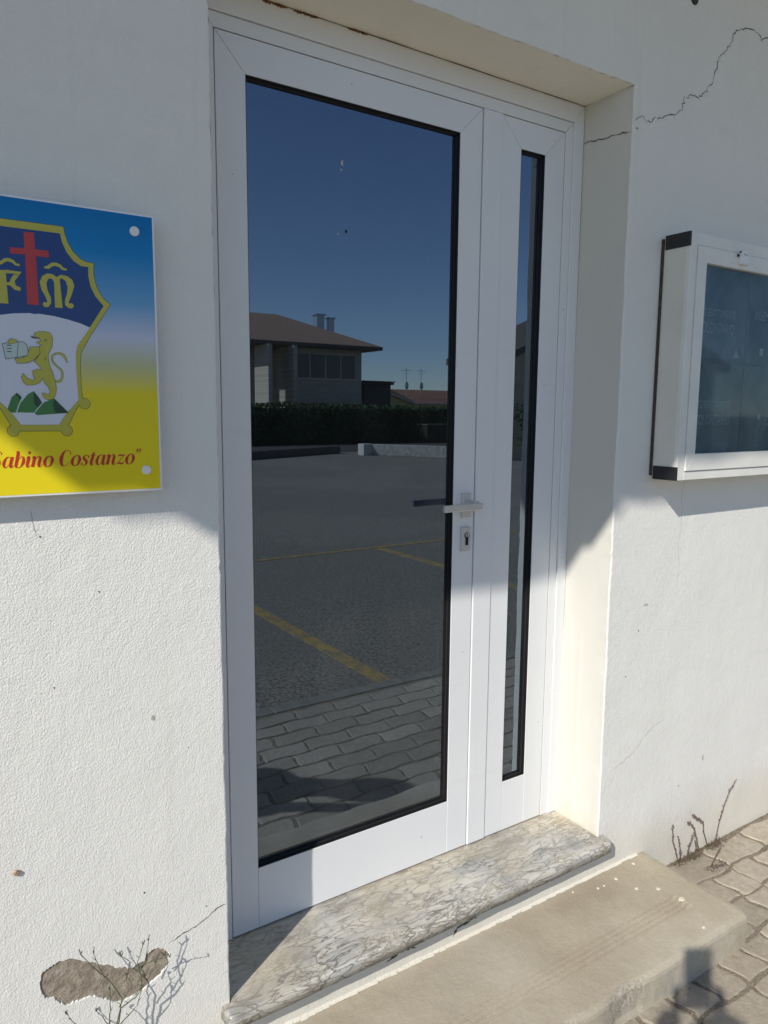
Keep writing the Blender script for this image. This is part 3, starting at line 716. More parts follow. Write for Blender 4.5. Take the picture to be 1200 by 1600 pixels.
# ------------------------------------------------------------------ the sign with a crest
ART={'outer':[[0.0528,0.4599],[0.0548,0.4468],[0.0592,0.4331],[0.0672,0.4197],[0.0777,0.4097],[0.0886,0.4053],[0.1001,0.4047],[0.0987,0.3893],[0.1008,0.3732],[0.1059,0.3589],[0.1135,0.3463],[0.1254,0.3365],[0.1076,0.3088],[0.0883,0.2784],[0.0721,0.2504],[0.0698,0.229],[0.0698,0.19],[0.0713,0.1685],[0.0578,0.1477],[0.0459,0.1241],[0.0436,0.1137]],'inner':[[0.0469,0.4481],[0.0493,0.435],[0.0562,0.4184],[0.0665,0.4052],[0.0787,0.3977],[0.0906,0.3974],[0.0899,0.3819],[0.0932,0.3642],[0.1005,0.3485],[0.1137,0.3331],[0.0891,0.2949],[0.067,0.2618],[0.0636,0.2481],[0.0631,0.2287],[0.0638,0.1899],[0.0646,0.1674],[0.0441,0.1446],[0.0303,0.1241]],'arc':[[-0.052,0.3065],[-0.0345,0.3101],[-0.0154,0.3121],[0.0069,0.3117],[0.031,0.3095],[0.0525,0.3054],[0.0728,0.3003],[0.0893,0.294]],'circ':[[0.0747,0.161],[0.0427,0.1139]],'cross':[[-0.01,0.4433],[0.0061,0.4438],[0.0065,0.4172],[0.0271,0.4168],[0.0275,0.406],[0.0072,0.4063],[0.0076,0.3257],[-0.0098,0.3259],[-0.0093,0.4072],[-0.0315,0.4057],[-0.0321,0.4161],[-0.01,0.4167]],'M1':[[0.038,0.375],[0.0321,0.3792],[0.0238,0.3799],[0.0153,0.3743],[0.011,0.3644],[0.0134,0.352],[0.0189,0.3413],[0.0215,0.3336],[0.0199,0.3311],[0.0162,0.3323],[0.0137,0.3282],[0.0165,0.3236],[0.0226,0.3241],[0.0275,0.3309],[0.0272,0.3405],[0.0225,0.3528],[0.0215,0.3638],[0.0249,0.3713],[0.0302,0.3718],[0.0338,0.3666],[0.0333,0.3241],[0.0456,0.3243],[0.0429,0.3715],[0.0464,0.3742],[0.0524,0.37],[0.0551,0.3606],[0.0538,0.3492],[0.0497,0.3376],[0.0497,0.3295],[0.055,0.3248],[0.0612,0.3248],[0.0643,0.3299],[0.0609,0.3337],[0.0561,0.3325],[0.0563,0.3365],[0.0615,0.3483],[0.0661,0.3633],[0.0634,0.3727],[0.0559,0.3784],[0.0451,0.3797]],'tildeM':[[0.0191,0.3904],[0.0244,0.3926],[0.0308,0.398],[0.0384,0.3992],[0.0459,0.3965],[0.0503,0.3914],[0.0554,0.3912],[0.0548,0.3876],[0.0478,0.388],[0.0427,0.3922],[0.0359,0.3938],[0.0304,0.3909],[0.0264,0.3873],[0.02,0.3877]],'tildeF':[[-0.0523,0.3899],[-0.0473,0.392],[-0.0413,0.3972],[-0.0341,0.3984],[-0.027,0.3958],[-0.023,0.3908],[-0.0182,0.3906],[-0.0188,0.3871],[-0.0253,0.3875],[-0.0301,0.3916],[-0.0365,0.3932],[-0.0417,0.3903],[-0.0454,0.3868],[-0.0515,0.3872]],'F1':[[-0.0509,0.378],[-0.0402,0.3782],[-0.0388,0.3246],[-0.0553,0.3243],[-0.0557,0.3286],[-0.0514,0.3298]],'F2':[[-0.0399,0.3791],[-0.0164,0.378],[-0.0196,0.3726],[-0.0282,0.3742],[-0.0402,0.3736]],'F3':[[-0.0202,0.3719],[-0.0274,0.3622],[-0.0263,0.3553],[-0.0185,0.3521],[-0.0195,0.347],[-0.0282,0.3478],[-0.0336,0.3538],[-0.0396,0.3551],[-0.0397,0.3586],[-0.0347,0.3599],[-0.0327,0.3663],[-0.028,0.373]],'lion':[[-0.0015,0.2787],[0.0057,0.2819],[0.0155,0.2825],[0.0233,0.2802],[0.0265,0.271],[0.0249,0.2576],[0.019,0.246],[0.0177,0.2383],[0.0197,0.2251],[0.0242,0.2129],[0.0271,0.1996],[0.0287,0.1861],[0.0269,0.1765],[0.0224,0.1687],[0.0151,0.1672],[0.009,0.1694],[0.0053,0.178],[0.0103,0.1781],[0.0155,0.1749],[0.0189,0.1811],[0.0162,0.1887],[0.0103,0.1962],[0.0072,0.2057],[0.0072,0.2171],[0.0029,0.2254],[-0.0039,0.2314],[0.0047,0.2434],[0.0036,0.2565],[0.0099,0.2597],[0.0056,0.2613],[0.0013,0.2639],[0.0084,0.2662],[0.006,0.2707],[-0.0017,0.2731]],'arm':[[0.0044,0.2566],[-0.0088,0.2549],[-0.0127,0.2463],[-0.0147,0.2406],[-0.0236,0.2356],[-0.0331,0.2351],[-0.0309,0.2278],[-0.0136,0.2294],[-0.0027,0.2365],[0.0051,0.2453]],'paw':[[-0.0426,0.2633],[-0.039,0.2672],[-0.0306,0.2658],[-0.0299,0.2621],[-0.036,0.26],[-0.042,0.2587]],'book':[[-0.0513,0.2582],[-0.0342,0.2625],[-0.0205,0.2627],[-0.0147,0.2583],[-0.0129,0.2416],[-0.0304,0.2377],[-0.0476,0.2345]],'leg':[[0.0095,0.2162],[-0.0001,0.2187],[-0.0073,0.2156],[-0.0069,0.2071],[-0.0035,0.2034],[-0.0081,0.1995],[-0.0167,0.203],[-0.0224,0.2104],[-0.0253,0.2047],[-0.0231,0.1972],[-0.0181,0.1917],[-0.0067,0.1924],[0.0023,0.196],[0.0076,0.2038]],'tail':[[0.0266,0.1986],[0.0357,0.1998],[0.0397,0.2086],[0.0384,0.2182],[0.0306,0.2255],[0.0247,0.2339],[0.026,0.2435],[0.0352,0.2471],[0.0432,0.2433],[0.049,0.2311]],'m1':[[-0.0496,0.1507],[-0.0425,0.1705],[-0.0336,0.1782],[-0.027,0.1708],[-0.0329,0.1575],[-0.0374,0.1446],[-0.0448,0.1449]],'m2':[[-0.0353,0.1452],[-0.0293,0.1613],[-0.0163,0.1766],[-0.0073,0.1815],[0.0009,0.1693],[0.0045,0.1617],[-0.0035,0.1521],[-0.0092,0.1448]],'m3':[[-0.0083,0.144],[0.0077,0.1627],[0.0243,0.1697],[0.0472,0.1447],[-0.0041,0.1406]],'d1':[[0.0243,0.1697],[0.0472,0.1447],[0.0249,0.1446],[0.0219,0.1581]],'d2':[[-0.0073,0.1806],[0.0009,0.1693],[0.0045,0.1617],[-0.0034,0.153],[-0.0083,0.1625]],'d3':[[-0.0371,0.1753],[-0.0336,0.1782],[-0.027,0.1708],[-0.03,0.1641],[-0.0322,0.1716]],'tongue':[[-0.0075,0.2727],[-0.0045,0.2701],[0.006,0.2701],[0.0061,0.2716],[-0.0027,0.2721],[-0.0064,0.2746]]}
def art(k): return [tuple(p) for p in ART[k]]
SX, SZ0 = -.3345, 1.163
def f_panel():
    t = NT('sign_print'); z = t.n('ShaderNodeSeparateXYZ'); t.l(t.coord(), z.inputs[0])
    h = t.math('DIVIDE', z.outputs[2], .5)
    c = t.ramp(h, [(0, (.86,.69,.018)), (.36, (.78,.65,.03)), (.46, (.52,.54,.30)), (.56, (.56,.60,.74)), (.68, (.16,.38,.66)), (.85, (.012,.23,.55)), (1, (.004,.17,.47))])
    return t.fin(c, .3, None, spec=.2)
M['panel'] = f_panel()
sc_ = lambda n_, c_: plain(n_, c_, .25, var=.02)
M['s_white'] = sc_('print_white', (.66,.68,.78)); M['s_navy'] = sc_('print_navy', (.010,.045,.20)); M['s_gold'] = sc_('print_gold', (.50,.46,.055))
M['s_goldl'] = sc_('print_gold_shade', (.62,.58,.16)); M['s_red'] = sc_('print_red', (.50,.035,.035)); M['s_line'] = sc_('print_outline', (.06,.07,.03))
M['s_green'] = sc_('print_green', (.05,.20,.05)); M['s_dgreen'] = sc_('print_dark_green', (.012,.06,.03)); M['s_book'] = sc_('print_book', (.50,.60,.56))
M['s_dark'] = sc_('print_dark', (.03,.02,.03)); M['edge'] = sc_('sign_edge_white', (.80,.81,.84))
M['s_text'] = sc_('print_text_red', (.55,.03,.03)); M['s_yel'] = sc_('print_frame_yellow', (.60,.53,.04))
sign = empty('sign_board', (SX, -.030, SZ0)); tag(sign, 'blue and yellow printed crest sign fixed to the white wall left of the door', 'sign')
YS = -.006      # front face of the board in the sign's own space
def sgn(b, name, mat, label=None, parent=None):
    o = b.build(name, mat, parent or sign); 
    if label: tag(o, label)
    return o
b = MB(); b.prism([(-.2085,0), (.2085,0), (.2085,.5), (-.2085,.5)], YS+.0002, 0, .0012); sgn(b, 'panel', M['edge'], 'white edged board')
b = MB(); b.prism([(-.2045,.004), (.2045,.004), (.2045,.496), (-.2045,.496)], YS-.0001, YS+.001); sgn(b, 'print', M['panel'], 'sheet fading from blue through white to yellow')
def full(right): return right+[(-x, z) for x, z in right[::-1]]
def clean(p):
    q = [p[0]]
    for a in p[1:]:
        if (Vector(a)-Vector(q[-1])).length > .0006: q.append(a)
    return q
O = clean(full(art('outer'))); I = clean(full(art('inner')))
ccw = lambda p: p if area(p) > 0 else p[::-1]
b = MB(); b.poly(offset(ccw(O), .0009), YS-.0003, YS)
for cx_, cz_ in art('circ'):
    for s_ in (1, -1): b.cyl_y(cx_*s_, cz_, .0098, YS-.0003, YS, 24)
sgn(b, 'crest_outline', M['s_line'])
b = MB(); b.poly(ccw(O), YS-.0006, YS-.0002)
sgn(b, 'crest_frame', M['s_gold'], 'yellow outlined border of the shield')
for cx_, cz_ in art('circ'):
    for s_ in (1, -1): b = MB(); b.cyl_y(cx_*s_, cz_, .0090, YS-.00055, YS-.0002, 24); sgn(b, 'crest_knob', M['s_gold'])
b = MB(); b.poly(ccw(I), YS-.0009, YS-.0005); sgn(b, 'crest_field', M['s_navy'], 'navy shield field')
arc = art('arc'); lowr = [p for p in art('inner') if p[1] < arc[-1][1]]
wr = [(0, arc[1][1]+.0004)]+[q for q in arc[1:-1] if q[0] > .004]+[(arc[-1][0]-.0002, arc[-1][1])]+[(x-.0002, z+.0002) for x, z in lowr]
b = MB(); b.poly(ccw(clean(wr+[(-x, z) for x, z in wr[::-1]])), YS-.0012, YS-.0008); sgn(b, 'crest_base', M['s_white'], 'pale lower half of the shield')
def cp_(names, mat, y, name, label=None, outline=0):
    outline *= 1.7
    if outline:
        b = MB()
        for i, n_ in enumerate(names): b.poly(offset(ccw(art(n_)), outline), y-.0001-.00001*i, y+.0003)
        sgn(b, name+'_outline', M['s_line'])
    b = MB()
    for i, n_ in enumerate(names): b.poly(ccw(art(n_)), y-.0003-.00002*i, y)
    return sgn(b, name, mat, label)
cp_(['cross'], M['s_red'], YS-.0009, 'cross', 'red latin cross')
cp_(['M1'], M['s_gold'], YS-.0009, 'letter_m'); cp_(['tildeM'], M['s_gold'], YS-.0009, 'overline'); cp_(['tildeF'], M['s_gold'], YS-.0009, 'overline')
cp_(['F1', 'F2', 'F3'], M['s_gold'], YS-.00091, 'letter_f')
cp_(['m1', 'm2', 'm3'], M['s_green'], YS-.0012, 'green_hills'); cp_(['d1', 'd2', 'd3'], M['s_dgreen'], YS-.0016, 'hill_shading')
cp_(['lion', 'leg'], M['s_gold'], YS-.0017, 'lion', 'golden lion standing up and holding a book', .0004)
cp_(['book'], M['s_book'], YS-.0021, 'book', None, .0005); cp_(['arm', 'paw'], M['s_gold'], YS-.0025, 'lion_paw', None, .0004); cp_(['tongue'], M['s_dark'], YS-.0021, 'lion_tongue')
def ribbon(b, pts, y, th=.0003, tf=lambda x, z: (x, z), wk=1.0):
    L = len(pts)
    q = []
    for i in range(L):
        a = Vector(pts[max(i-1, 0)][:2]); c = Vector(pts[min(i+1, L-1)][:2]); d = (c-a).normalized() if (c-a).length > 1e-9 else Vector((1, 0))
        nn = Vector((-d.y, d.x)); p = Vector(pts[i][:2]); hw = pts[i][2]*wk/2
        q.append((tf(*(p+nn*hw)), tf(*(p-nn*hw))))
    for i in range(L-1):
        yy = y-.000004*(i % 2)
        b.add([(q[i][0][0],yy,q[i][0][1]), (q[i][1][0],yy,q[i][1][1]), (q[i+1][1][0],yy,q[i+1][1][1]), (q[i+1][0][0],yy,q[i+1][0][1])], [(0,1,2,3)])
def spline(pts, k=5):
    out_ = []
    n = len(pts)
    for i in range(n-1):
        a, b_, c, d = pts[max(i-1, 0)], pts[i], pts[i+1], pts[min(i+2, n-1)]
        for j in range(k):
            t = j/k
            out_.append(tuple(.5*((2*b_[m])+(c[m]-a[m])*t+(2*a[m]-5*b_[m]+4*c[m]-d[m])*t*t+(-a[m]+3*b_[m]-3*c[m]+d[m])*t**3) for m in range(3)))
    out_.append(pts[-1]); return out_
b = MB(); tp_ = [(x, z, .0026 if i > 1 else .0035) for i, (x, z) in enumerate(art('tail'))]; tp_[-1] = (*tp_[-1][:2], .001); tp_[-2] = (*tp_[-2][:2], .0042)
ribbon(b, spline([(x, z, w_+.0009) for x, z, w_ in tp_]), YS-.00150); sgn(b, 'lion_tail_outline', M['s_line'])
b = MB(); ribbon(b, spline(tp_), YS-.00160); sgn(b, 'lion_tail', M['s_gold'])
# lion and book inner lines
b = MB(); f_ = lambda *a: [(x, z, .0006) for x, z in a]
bk_ = art('book'); mx_ = ((bk_[1][0]+bk_[2][0])/2, (bk_[1][1]+bk_[2][1])/2); mn_ = ((bk_[5][0]), bk_[5][1])
ribbon(b, [(*mx_, .0007), (*mn_, .0007)], YS-.0026)
for k in range(3):
    z_ = bk_[1][1]-.006-k*.005; ribbon(b, [(bk_[0][0]+.006, z_, .0012), (bk_[0][0]+.013, z_-.0003, .0012)], YS-.0026)
lp = art('lion')
ribbon(b, [(lp[3][0]-.006, lp[3][1]-.010, .0012), (lp[3][0]-.010, lp[3][1]-.014, .0012)], YS-.0022)
ribbon(b, [(lp[7][0]-.004, lp[7][1]+.002, .001), (lp[7][0]-.005, lp[7][1]-.004, .001)], YS-.0022)
sgn(b, 'ink_lines', M['s_dark'])
b = MB()
for st_ in ([lp[4], lp[6]], [lp[9], lp[10], lp[11]], [lp[22], lp[9]]):
    a_, c_ = Vector(st_[0]), Vector(st_[-1]); mid = (a_+c_)/2+Vector((-.003, .001))
    ribbon(b, spline([(a_.x-.0035, a_.y-.001, .0004), (mid.x-.001, mid.y, .0012), (c_.x-.003, c_.y, .0004)]), YS-.00235)
sgn(b, 'mane_highlight', M['s_goldl'])
b = MB()
for st_ in ('arm', 'leg'):
    q_ = art(st_); a_, c_ = Vector(q_[3]), Vector(q_[-3]); ribbon(b, [(a_.x, a_.y-.004, .0004), ((a_.x+c_.x)/2, (a_.y+c_.y)/2-.001, .0010), (c_.x, c_.y, .0004)], YS-.0030)
sgn(b, 'limb_highlight', M['s_goldl'])
# lettering along the bottom
GL = {
 'S': (1.0, [[(.85,1.2,.05),(.8,1.42,.06),(.55,1.5,.05),(.28,1.4,.12),(.22,1.15,.2),(.45,.85,.24),(.68,.6,.22),(.72,.3,.18),(.5,.02,.05),(.25,.0,.05),(.1,.15,.07),(.08,.4,.04)]]),
 'C': (1.08, [[(.98,1.02,.03),(.95,1.32,.06),(.85,1.46,.05),(.62,1.5,.05),(.36,1.32,.15),(.2,.75,.27),(.27,.22,.2),(.5,.0,.06),(.75,.08,.04),(.93,.35,.03)]]),
 'a': (1.0, [[(.68,.85,.04),(.5,1.0,.04),(.25,.86,.13),(.12,.42,.22),(.22,.04,.1),(.42,.08,.04),(.66,.5,.03)], [(.76,1.0,.22),(.70,.5,.22),(.70,.12,.2),(.82,.02,.06),(.98,.22,.03)]]),
 'b': (.92, [[(.02,1.46,.05),(.2,1.47,.1),(.21,1.3,.22),(.17,.6,.22),(.15,.12,.18),(.3,.0,.05),(.52,.04,.07),(.72,.45,.22),(.70,.85,.16),(.52,1.0,.05),(.24,.62,.03)]]),
 'i': (.50, [[(.02,.86,.03),(.2,.98,.12),(.22,.8,.22),(.16,.3,.22),(.18,.05,.14),(.3,.02,.05),(.48,.25,.03)], [(.14,1.36,.2),(.34,1.36,.2)]]),
 'n': (1.0, [[(.0,.86,.03),(.16,.98,.12),(.2,.8,.22),(.14,.0,.22)], [(.18,.45,.03),(.42,.9,.05),(.60,.97,.1),(.70,.8,.2),(.64,.3,.22),(.68,.05,.14),(.8,.02,.05),(.97,.25,.03)]]),
 'o': (.92, [[(.5,1.0,.05),(.24,.84,.14),(.12,.46,.23),(.22,.1,.14),(.42,.0,.05),(.66,.14,.13),(.77,.55,.23),(.68,.9,.14),(.5,1.0,.05)]]),
 's': (.74, [[(.64,.74,.13),(.58,.94,.06),(.4,1.0,.05),(.22,.88,.12),(.24,.66,.19),(.46,.44,.2),(.5,.2,.16),(.34,.0,.05),(.14,.02,.05),(.06,.24,.13)]]),
 't': (.58, [[(.36,1.3,.05),(.3,1.0,.2),(.2,.3,.22),(.22,.05,.14),(.34,.02,.05),(.52,.25,.03)], [(.04,.97,.05),(.56,.99,.05)]]),
 'z': (.80, [[(.08,.78,.03),(.16,.92,.12),(.4,.9,.12),(.68,.96,.05)], [(.68,.96,.05),(.08,.06,.05)], [(.08,.08,.05),(.3,.12,.13),(.55,.06,.12),(.7,.28,.03)]]),
 '"': (.62, [[(.16,1.52,.15),(.12,1.12,.05)], [(.42,1.52,.15),(.38,1.12,.05)]]), ' ': (.42, [])}
U = .0187
txt = '"Sabino Costanzo"'
tw = sum(GL[c_][0] for c_ in txt)*U
x_ = (-.166-SX)-tw; b = MB(); zt_ = .0515; k_ = 0
for c_ in txt:
    for s_ in GL[c_][1]:
        k_ += 1
        ribbon(b, spline(s_) if len(s_) > 2 else s_, YS-.0005-.00001*(k_ % 3), tf=lambda px, pz: (x_+(px+pz*.16)*U, zt_+pz*U*.98), wk=1.22)
    x_ += GL[c_][0]*U
sgn(b, 'lettering', M['s_text'], 'red italic lettering across the foot of the sign')
M['cap'] = plain('white_cap', (.78,.78,.80), .3)
for bx, bz in ((.1723,.4680),(.1787,.0395),(-.1723,.4680),(-.1787,.0395)):
    b = MB(); b.cyl_y(bx, bz, .0085, YS-.0045, YS, 24, .0018)
    # standoff behind the board
    b.cyl_y(bx, bz, .006, 0, .030, 12)
    sgn(b, 'bolt', M['cap'])

# ------------------------------------------------------------------ glazed display case right of the door
BX0, BX1, BZ0, BZ1, BY = 1.372, 2.36, 1.118, 1.826, -.094
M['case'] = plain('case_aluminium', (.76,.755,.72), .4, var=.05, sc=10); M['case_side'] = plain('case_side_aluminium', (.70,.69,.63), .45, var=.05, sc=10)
M['wood'] = plain('dark_backboard', (.06,.045,.035), .8, var=.4, sc=60)
def f_back():
    t = NT('case_back_panel'); f = t.noise(3.5, 4, .55, None, .6); g = t.noise(1, 4, .6, t.mapped((9,9,2)))
    c = t.ramp(f, [(.3, (.030,.055,.075)), (.5, (.055,.09,.11)), (.7, (.10,.125,.135))])
    c = t.mix(t.ramp(g, [(.45, (0,0,0)), (.7, (.35,)*3)]), c, (.03,.045,.055)); return t.fin(c, .7)
M['back'] = f_back()
case = empty('display_case', (BX0, 0, BZ0)); tag(case, 'shallow white glazed notice case hanging on the wall right of the door', 'notice case')
cinv = Matrix.Translation((-BX0, 0, -BZ0))
def cpart(o, label=None):
    o.parent = case; o.matrix_parent_inverse = cinv
    if label: tag(o, label)
    return o
b = MB(); t_ = .012
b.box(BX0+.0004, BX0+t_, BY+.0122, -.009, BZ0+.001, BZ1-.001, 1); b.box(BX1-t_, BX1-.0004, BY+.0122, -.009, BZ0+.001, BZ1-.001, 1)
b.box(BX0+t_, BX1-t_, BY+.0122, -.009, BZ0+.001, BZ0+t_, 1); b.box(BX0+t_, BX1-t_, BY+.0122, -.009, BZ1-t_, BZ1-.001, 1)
fw_ = .034
b.prism([(BX0, BZ0), (BX0+fw_, BZ0), (BX0+fw_, BZ1), (BX0, BZ1)], BY, BY+.012, .001); b.prism([(BX1-fw_, BZ0), (BX1, BZ0), (BX1, BZ1), (BX1-fw_, BZ1)], BY, BY+.012, .001)
b.prism([(BX0+fw_, BZ0), (BX1-fw_, BZ0), (BX1-fw_, BZ0+.026), (BX0+fw_, BZ0+.026)], BY, BY+.012, .001); b.prism([(BX0+fw_, BZ1-.034), (BX1-fw_, BZ1-.034), (BX1-fw_, BZ1), (BX0+fw_, BZ1)], BY, BY+.012, .001)
cpart(b.build('case_body', [M['case'], M['case_side']]))
b = MB(); b.box(BX0-.004, BX1+.004, -.009, -.0005, BZ0+.01, BZ1-.008); cpart(b.build('backboard', M['wood']), 'dark wooden backboard edge')
dx0, dx1, dz0, dz1 = BX0+fw_+.0015, BX1-fw_-.0015, BZ0+.0275, BZ1-.0355
gx0, gx1, gz0, gz1 = dx0+.042, dx1-.042, dz0+.050, dz1-.044
b = MB()
b.prism([(dx0,dz0),(gx0,gz0),(gx0,gz1),(dx0,dz1)], BY-.004, BY+.02, .0009); b.prism([(gx1,gz0),(dx1,dz0),(dx1,dz1),(gx1,gz1)], BY-.004, BY+.02, .0009)
b.prism([(dx0,dz0),(dx1,dz0),(gx1,gz0),(gx0,gz0)], BY-.004, BY+.02, .0009); b.prism([(gx0,gz1),(gx1,gz1),(dx1,dz1),(dx0,dz1)], BY-.004, BY+.02, .0009)
cd_ = cpart(b.build('case_door', M['case']), 'white mitred door frame of the case')
b = MB(); b.add([(gx0-.001,BY+.010,gz0-.001),(gx1+.001,BY+.010,gz0-.001),(gx1+.001,BY+.010,gz1+.001),(gx0-.001,BY+.010,gz1+.001)], [(0,1,2,3)])
cg = b.build('case_glass', M['case_glass'], None); cg.parent = cd_
b = MB(); b.box(BX0+t_, BX1-t_, -.020, -.010, BZ0+t_, BZ1-t_); cpart(b.build('back_panel', M['back']), 'dark blue-grey panel behind the posters')
for z0_, z1_ in ((BZ1-.040, BZ1+.0006), (BZ0-.0006, BZ0+.040)):
    for xa_, xb_ in ((BX0-.0025, BX0+.004), (BX1-.004, BX1+.0025)):
        b = MB(); b.box(xa_, xb_, BY-.0005, -.012, z0_, z1_)
        b2 = cpart(b.build('corner_cap', M['black'])); bevel(b2, .0012)
b = MB(); b.box(1.600, 1.640, BY-.017, BY-.0002, 1.758, 1.797); lk = cpart(b.build('case_lock', M['cap']), 'small white plastic latch'); bevel(lk, .005, 3)
b = MB(); b.ball((1.5985, BY-.012, 1.793), .0032); b.ball((1.597, BY-.006, 1.784), .0042); b.box(1.608, 1.614, BY-.0178, BY-.016, 1.786, 1.7875); b.box(1.617, 1.622, BY-.0178, BY-.016, 1.785, 1.7865); b.box(1.625, 1.629, BY-.0178, BY-.016, 1.784, 1.7855)
b.build('lock_screw', M['black'], None).parent = lk
# posters in the case
def f_poster(name, a, c, loc):
    t = NT(name); f = t.noise(6, 4, .55, t.mapped(loc=loc), 1.2)
    col = t.ramp(f, [(.34, a), (.5, tuple((x+y)/2 for x, y in zip(a, c))), (.66, c)]); return t.fin(col, .75)
M['pap1'] = f_poster('faded_poster_a', (.030,.085,.125), (.15,.20,.23), (0,0,0)); M['pap2'] = f_poster('faded_poster_b', (.045,.065,.075), (.16,.18,.185), (3,1,2))
M['pap3'] = f_poster('faded_poster_c', (.06,.085,.095), (.18,.205,.21), (5,1,7)); M['ink'] = plain('faded_lettering', (.40,.46,.48), .8, var=.2, sc=80)
M['ink2'] = plain('yellowed_label', (.62,.60,.42), .7)
DG = None
def text_obj(s, x, z, h, y, mat, parent, name, sx=1.0):
    global DG
    cu = bpy.data.curves.new('tmp', 'FONT'); cu.body = s; cu.size = h; cu.extrude = .0002
    o = bpy.data.objects.new('tmp', cu); COL.objects.link(o)
    bpy.context.view_layer.update(); dg = bpy.context.evaluated_depsgraph_get()
    me = bpy.data.meshes.new_from_object(o.evaluated_get(dg)); bpy.data.objects.remove(o)
    me.name = name; me.materials.clear(); me.materials.append(mat)
    for v in me.vertices: v.co = Vector((x+v.co.x*sx, y-v.co.z, z+v.co.y))
    q = bpy.data.objects.new(name, me); COL.objects.link(q); q.parent = parent; return q
def poster(x0_, x1_, z0_, z1_, mat, label, texts, y=-.0235, arcs=None):
    p = empty('poster', (0,0,0)); tag(p, label, 'poster', 'posters in the notice case')
    b = MB(); b.box(x0_, x1_, y, y+.0012, z0_, z1_); b.build('paper', mat, p)
    for s, x, z, h, sx in texts: text_obj(s, x, z, h, y-.0008, M['ink'], p, 'lettering', sx)
    return p
cz_m = (gz0+gz1)/2
p1 = poster(1.400, 1.789, 1.486, 1.795, M['pap1'], 'upper left faded blue poster in the case, with VOLONTARIO lettering above a triangle', [('OTTO ESATTAMENTE', 1.512, 1.614, .034, .64), ('VOLONTARIO', 1.534, 1.564, .047, .62)])
p2 = poster(1.400, 1.789, 1.150, 1.470, M['pap2'], 'lower left dull grey poster in the case, with VOLONTARIO lettering', [('OTTO ESATTAMENTE', 1.520, 1.332, .034, .64), ('VOLONTARIO', 1.544, 1.280, .047, .62)])
p3 = poster(1.796, 2.150, 1.478, 1.795, M['pap3'], 'upper right pale poster in the case, headed INSIEME', [('INSIEME', 1.835, 1.620, .045, .62)])
p4 = poster(1.796, 2.150, 1.150, 1.470, M['pap3'], 'lower right grey poster in the case with a small yellowed tag', [('VOLONTARIO', 1.925, 1.278, .047, .62)])
b = MB(); tri3 = lambda cx_, cz_, r: [(cx_-r, cz_), (cx_+r, cz_), (cx_, cz_+1.7*r)]
b.prism(tri3(1.742, 1.492, .026), -.0243, -.0235); b.build('triangle_logo', M['pap3'], p1)
b = MB(); b.prism(tri3(1.742, 1.494, .014), -.0248, -.0240); b.build('triangle_mark', M['ink'], p1)
b = MB(); b.prism([(1.877,1.508),(1.897,1.506),(1.899,1.530),(1.878,1.531)], -.0245, -.0236); b.build('yellow_tag', M['ink2'], p3)
b = MB(); b.prism([(1.892,1.298),(1.907,1.296),(1.909,1.311),(1.893,1.313)], -.0245, -.0236); b.build('yellow_tag', M['ink2'], p4)

# ------------------------------------------------------------------ weeds and a snail
M['stem'] = plain('dry_purple_stem', (.13,.085,.075), .8, var=.3, sc=60); M['bud'] = plain('dry_seed_bud', (.16,.105,.10), .85, var=.4, sc=90)
M['green'] = plain('grey_green_stem', (.09,.105,.06), .7, var=.25, sc=60); M['leafg'] = plain('small_green_leaf', (.10,.12,.04), .7, var=.3, sc=70)
M['litter'] = plain('dry_litter', (.20,.155,.10), .9, var=.4, sc=90)
def weed(stems, label, loc, tuft=40):
    root = empty('weed', loc); tag(root, label, 'weed', 'weeds growing in the paving joints')
    s = MB(); bd = MB(); L = Vector(loc)
    for pts in stems:
        P_ = [Vector(p)-L for p in pts]; q = []
        for i in range(len(P_)-1):
            for k in range(4): q.append(P_[i].lerp(P_[i+1], k/4)+Vector((jit(.0012), jit(.0012), jit(.0008))))
        q.append(P_[-1]); s.tube(q, [max(.0008, .0021*(1-i/len(q)*.6)) for i in range(len(q))], 5)
        for i, p in enumerate(q):
            if i < len(q)*.25: continue
            for k in range(2):
                bd.ball(p+Vector((jit(.002), jit(.002), jit(.003))), random.uniform(.0016, .0036), 0, (1, 1, 1.2), 5, 4)
    for k in range(tuft):
        a = random.uniform(0, 6.28); r = random.uniform(0, .05); p = Vector((math.cos(a)*r, -abs(math.sin(a))*r*.6-.003, .002+random.uniform(0,.008)))
        d = Vector((jit(1), jit(1), random.uniform(.1,.7))).normalized()*random.uniform(.006,.018)
        s.tube([p, p+d*.6+Vector((0,0,.001)), p+d], [.0009,.0008,.0004], 4)
    for pts in stems:
        P_ = [Vector(p)-L for p in pts]
        for i in range(len(P_)-1):
            for k in range(3):
                p = P_[i].lerp(P_[i+1], random.random()*.9); u = Vector((jit(1), jit(1), random.uniform(.1,.8))).normalized()*random.uniform(.005,.009); v_ = u.cross(Vector((jit(1), jit(1), jit(1))).normalized())*.35
                bd.add([p, p+u*.5+v_, p+u, p+u*.5-v_], [(0,1,2,3)])
    s.build('stem', M['stem'], root); bd.build('seed_head', M['bud'], root)
    if tuft:
        lf = MB()
        for k in range(tuft):
            a = random.uniform(0, 6.28); r = random.uniform(0, .045); p = Vector((math.cos(a)*r, -abs(math.sin(a))*r*.6-.002, .002+random.uniform(0,.009)))
            u = Vector((jit(1), jit(1), jit(.5))).normalized()*.0045; v_ = u.cross(Vector((jit(1), jit(1), 1)).normalized())*.6
            lf.add([p-u, p+v_, p+u, p-v_], [(0,1,2,3)])
        lf.build('leaf', M['leafg'], root)
    return root
zg = ZG+.001
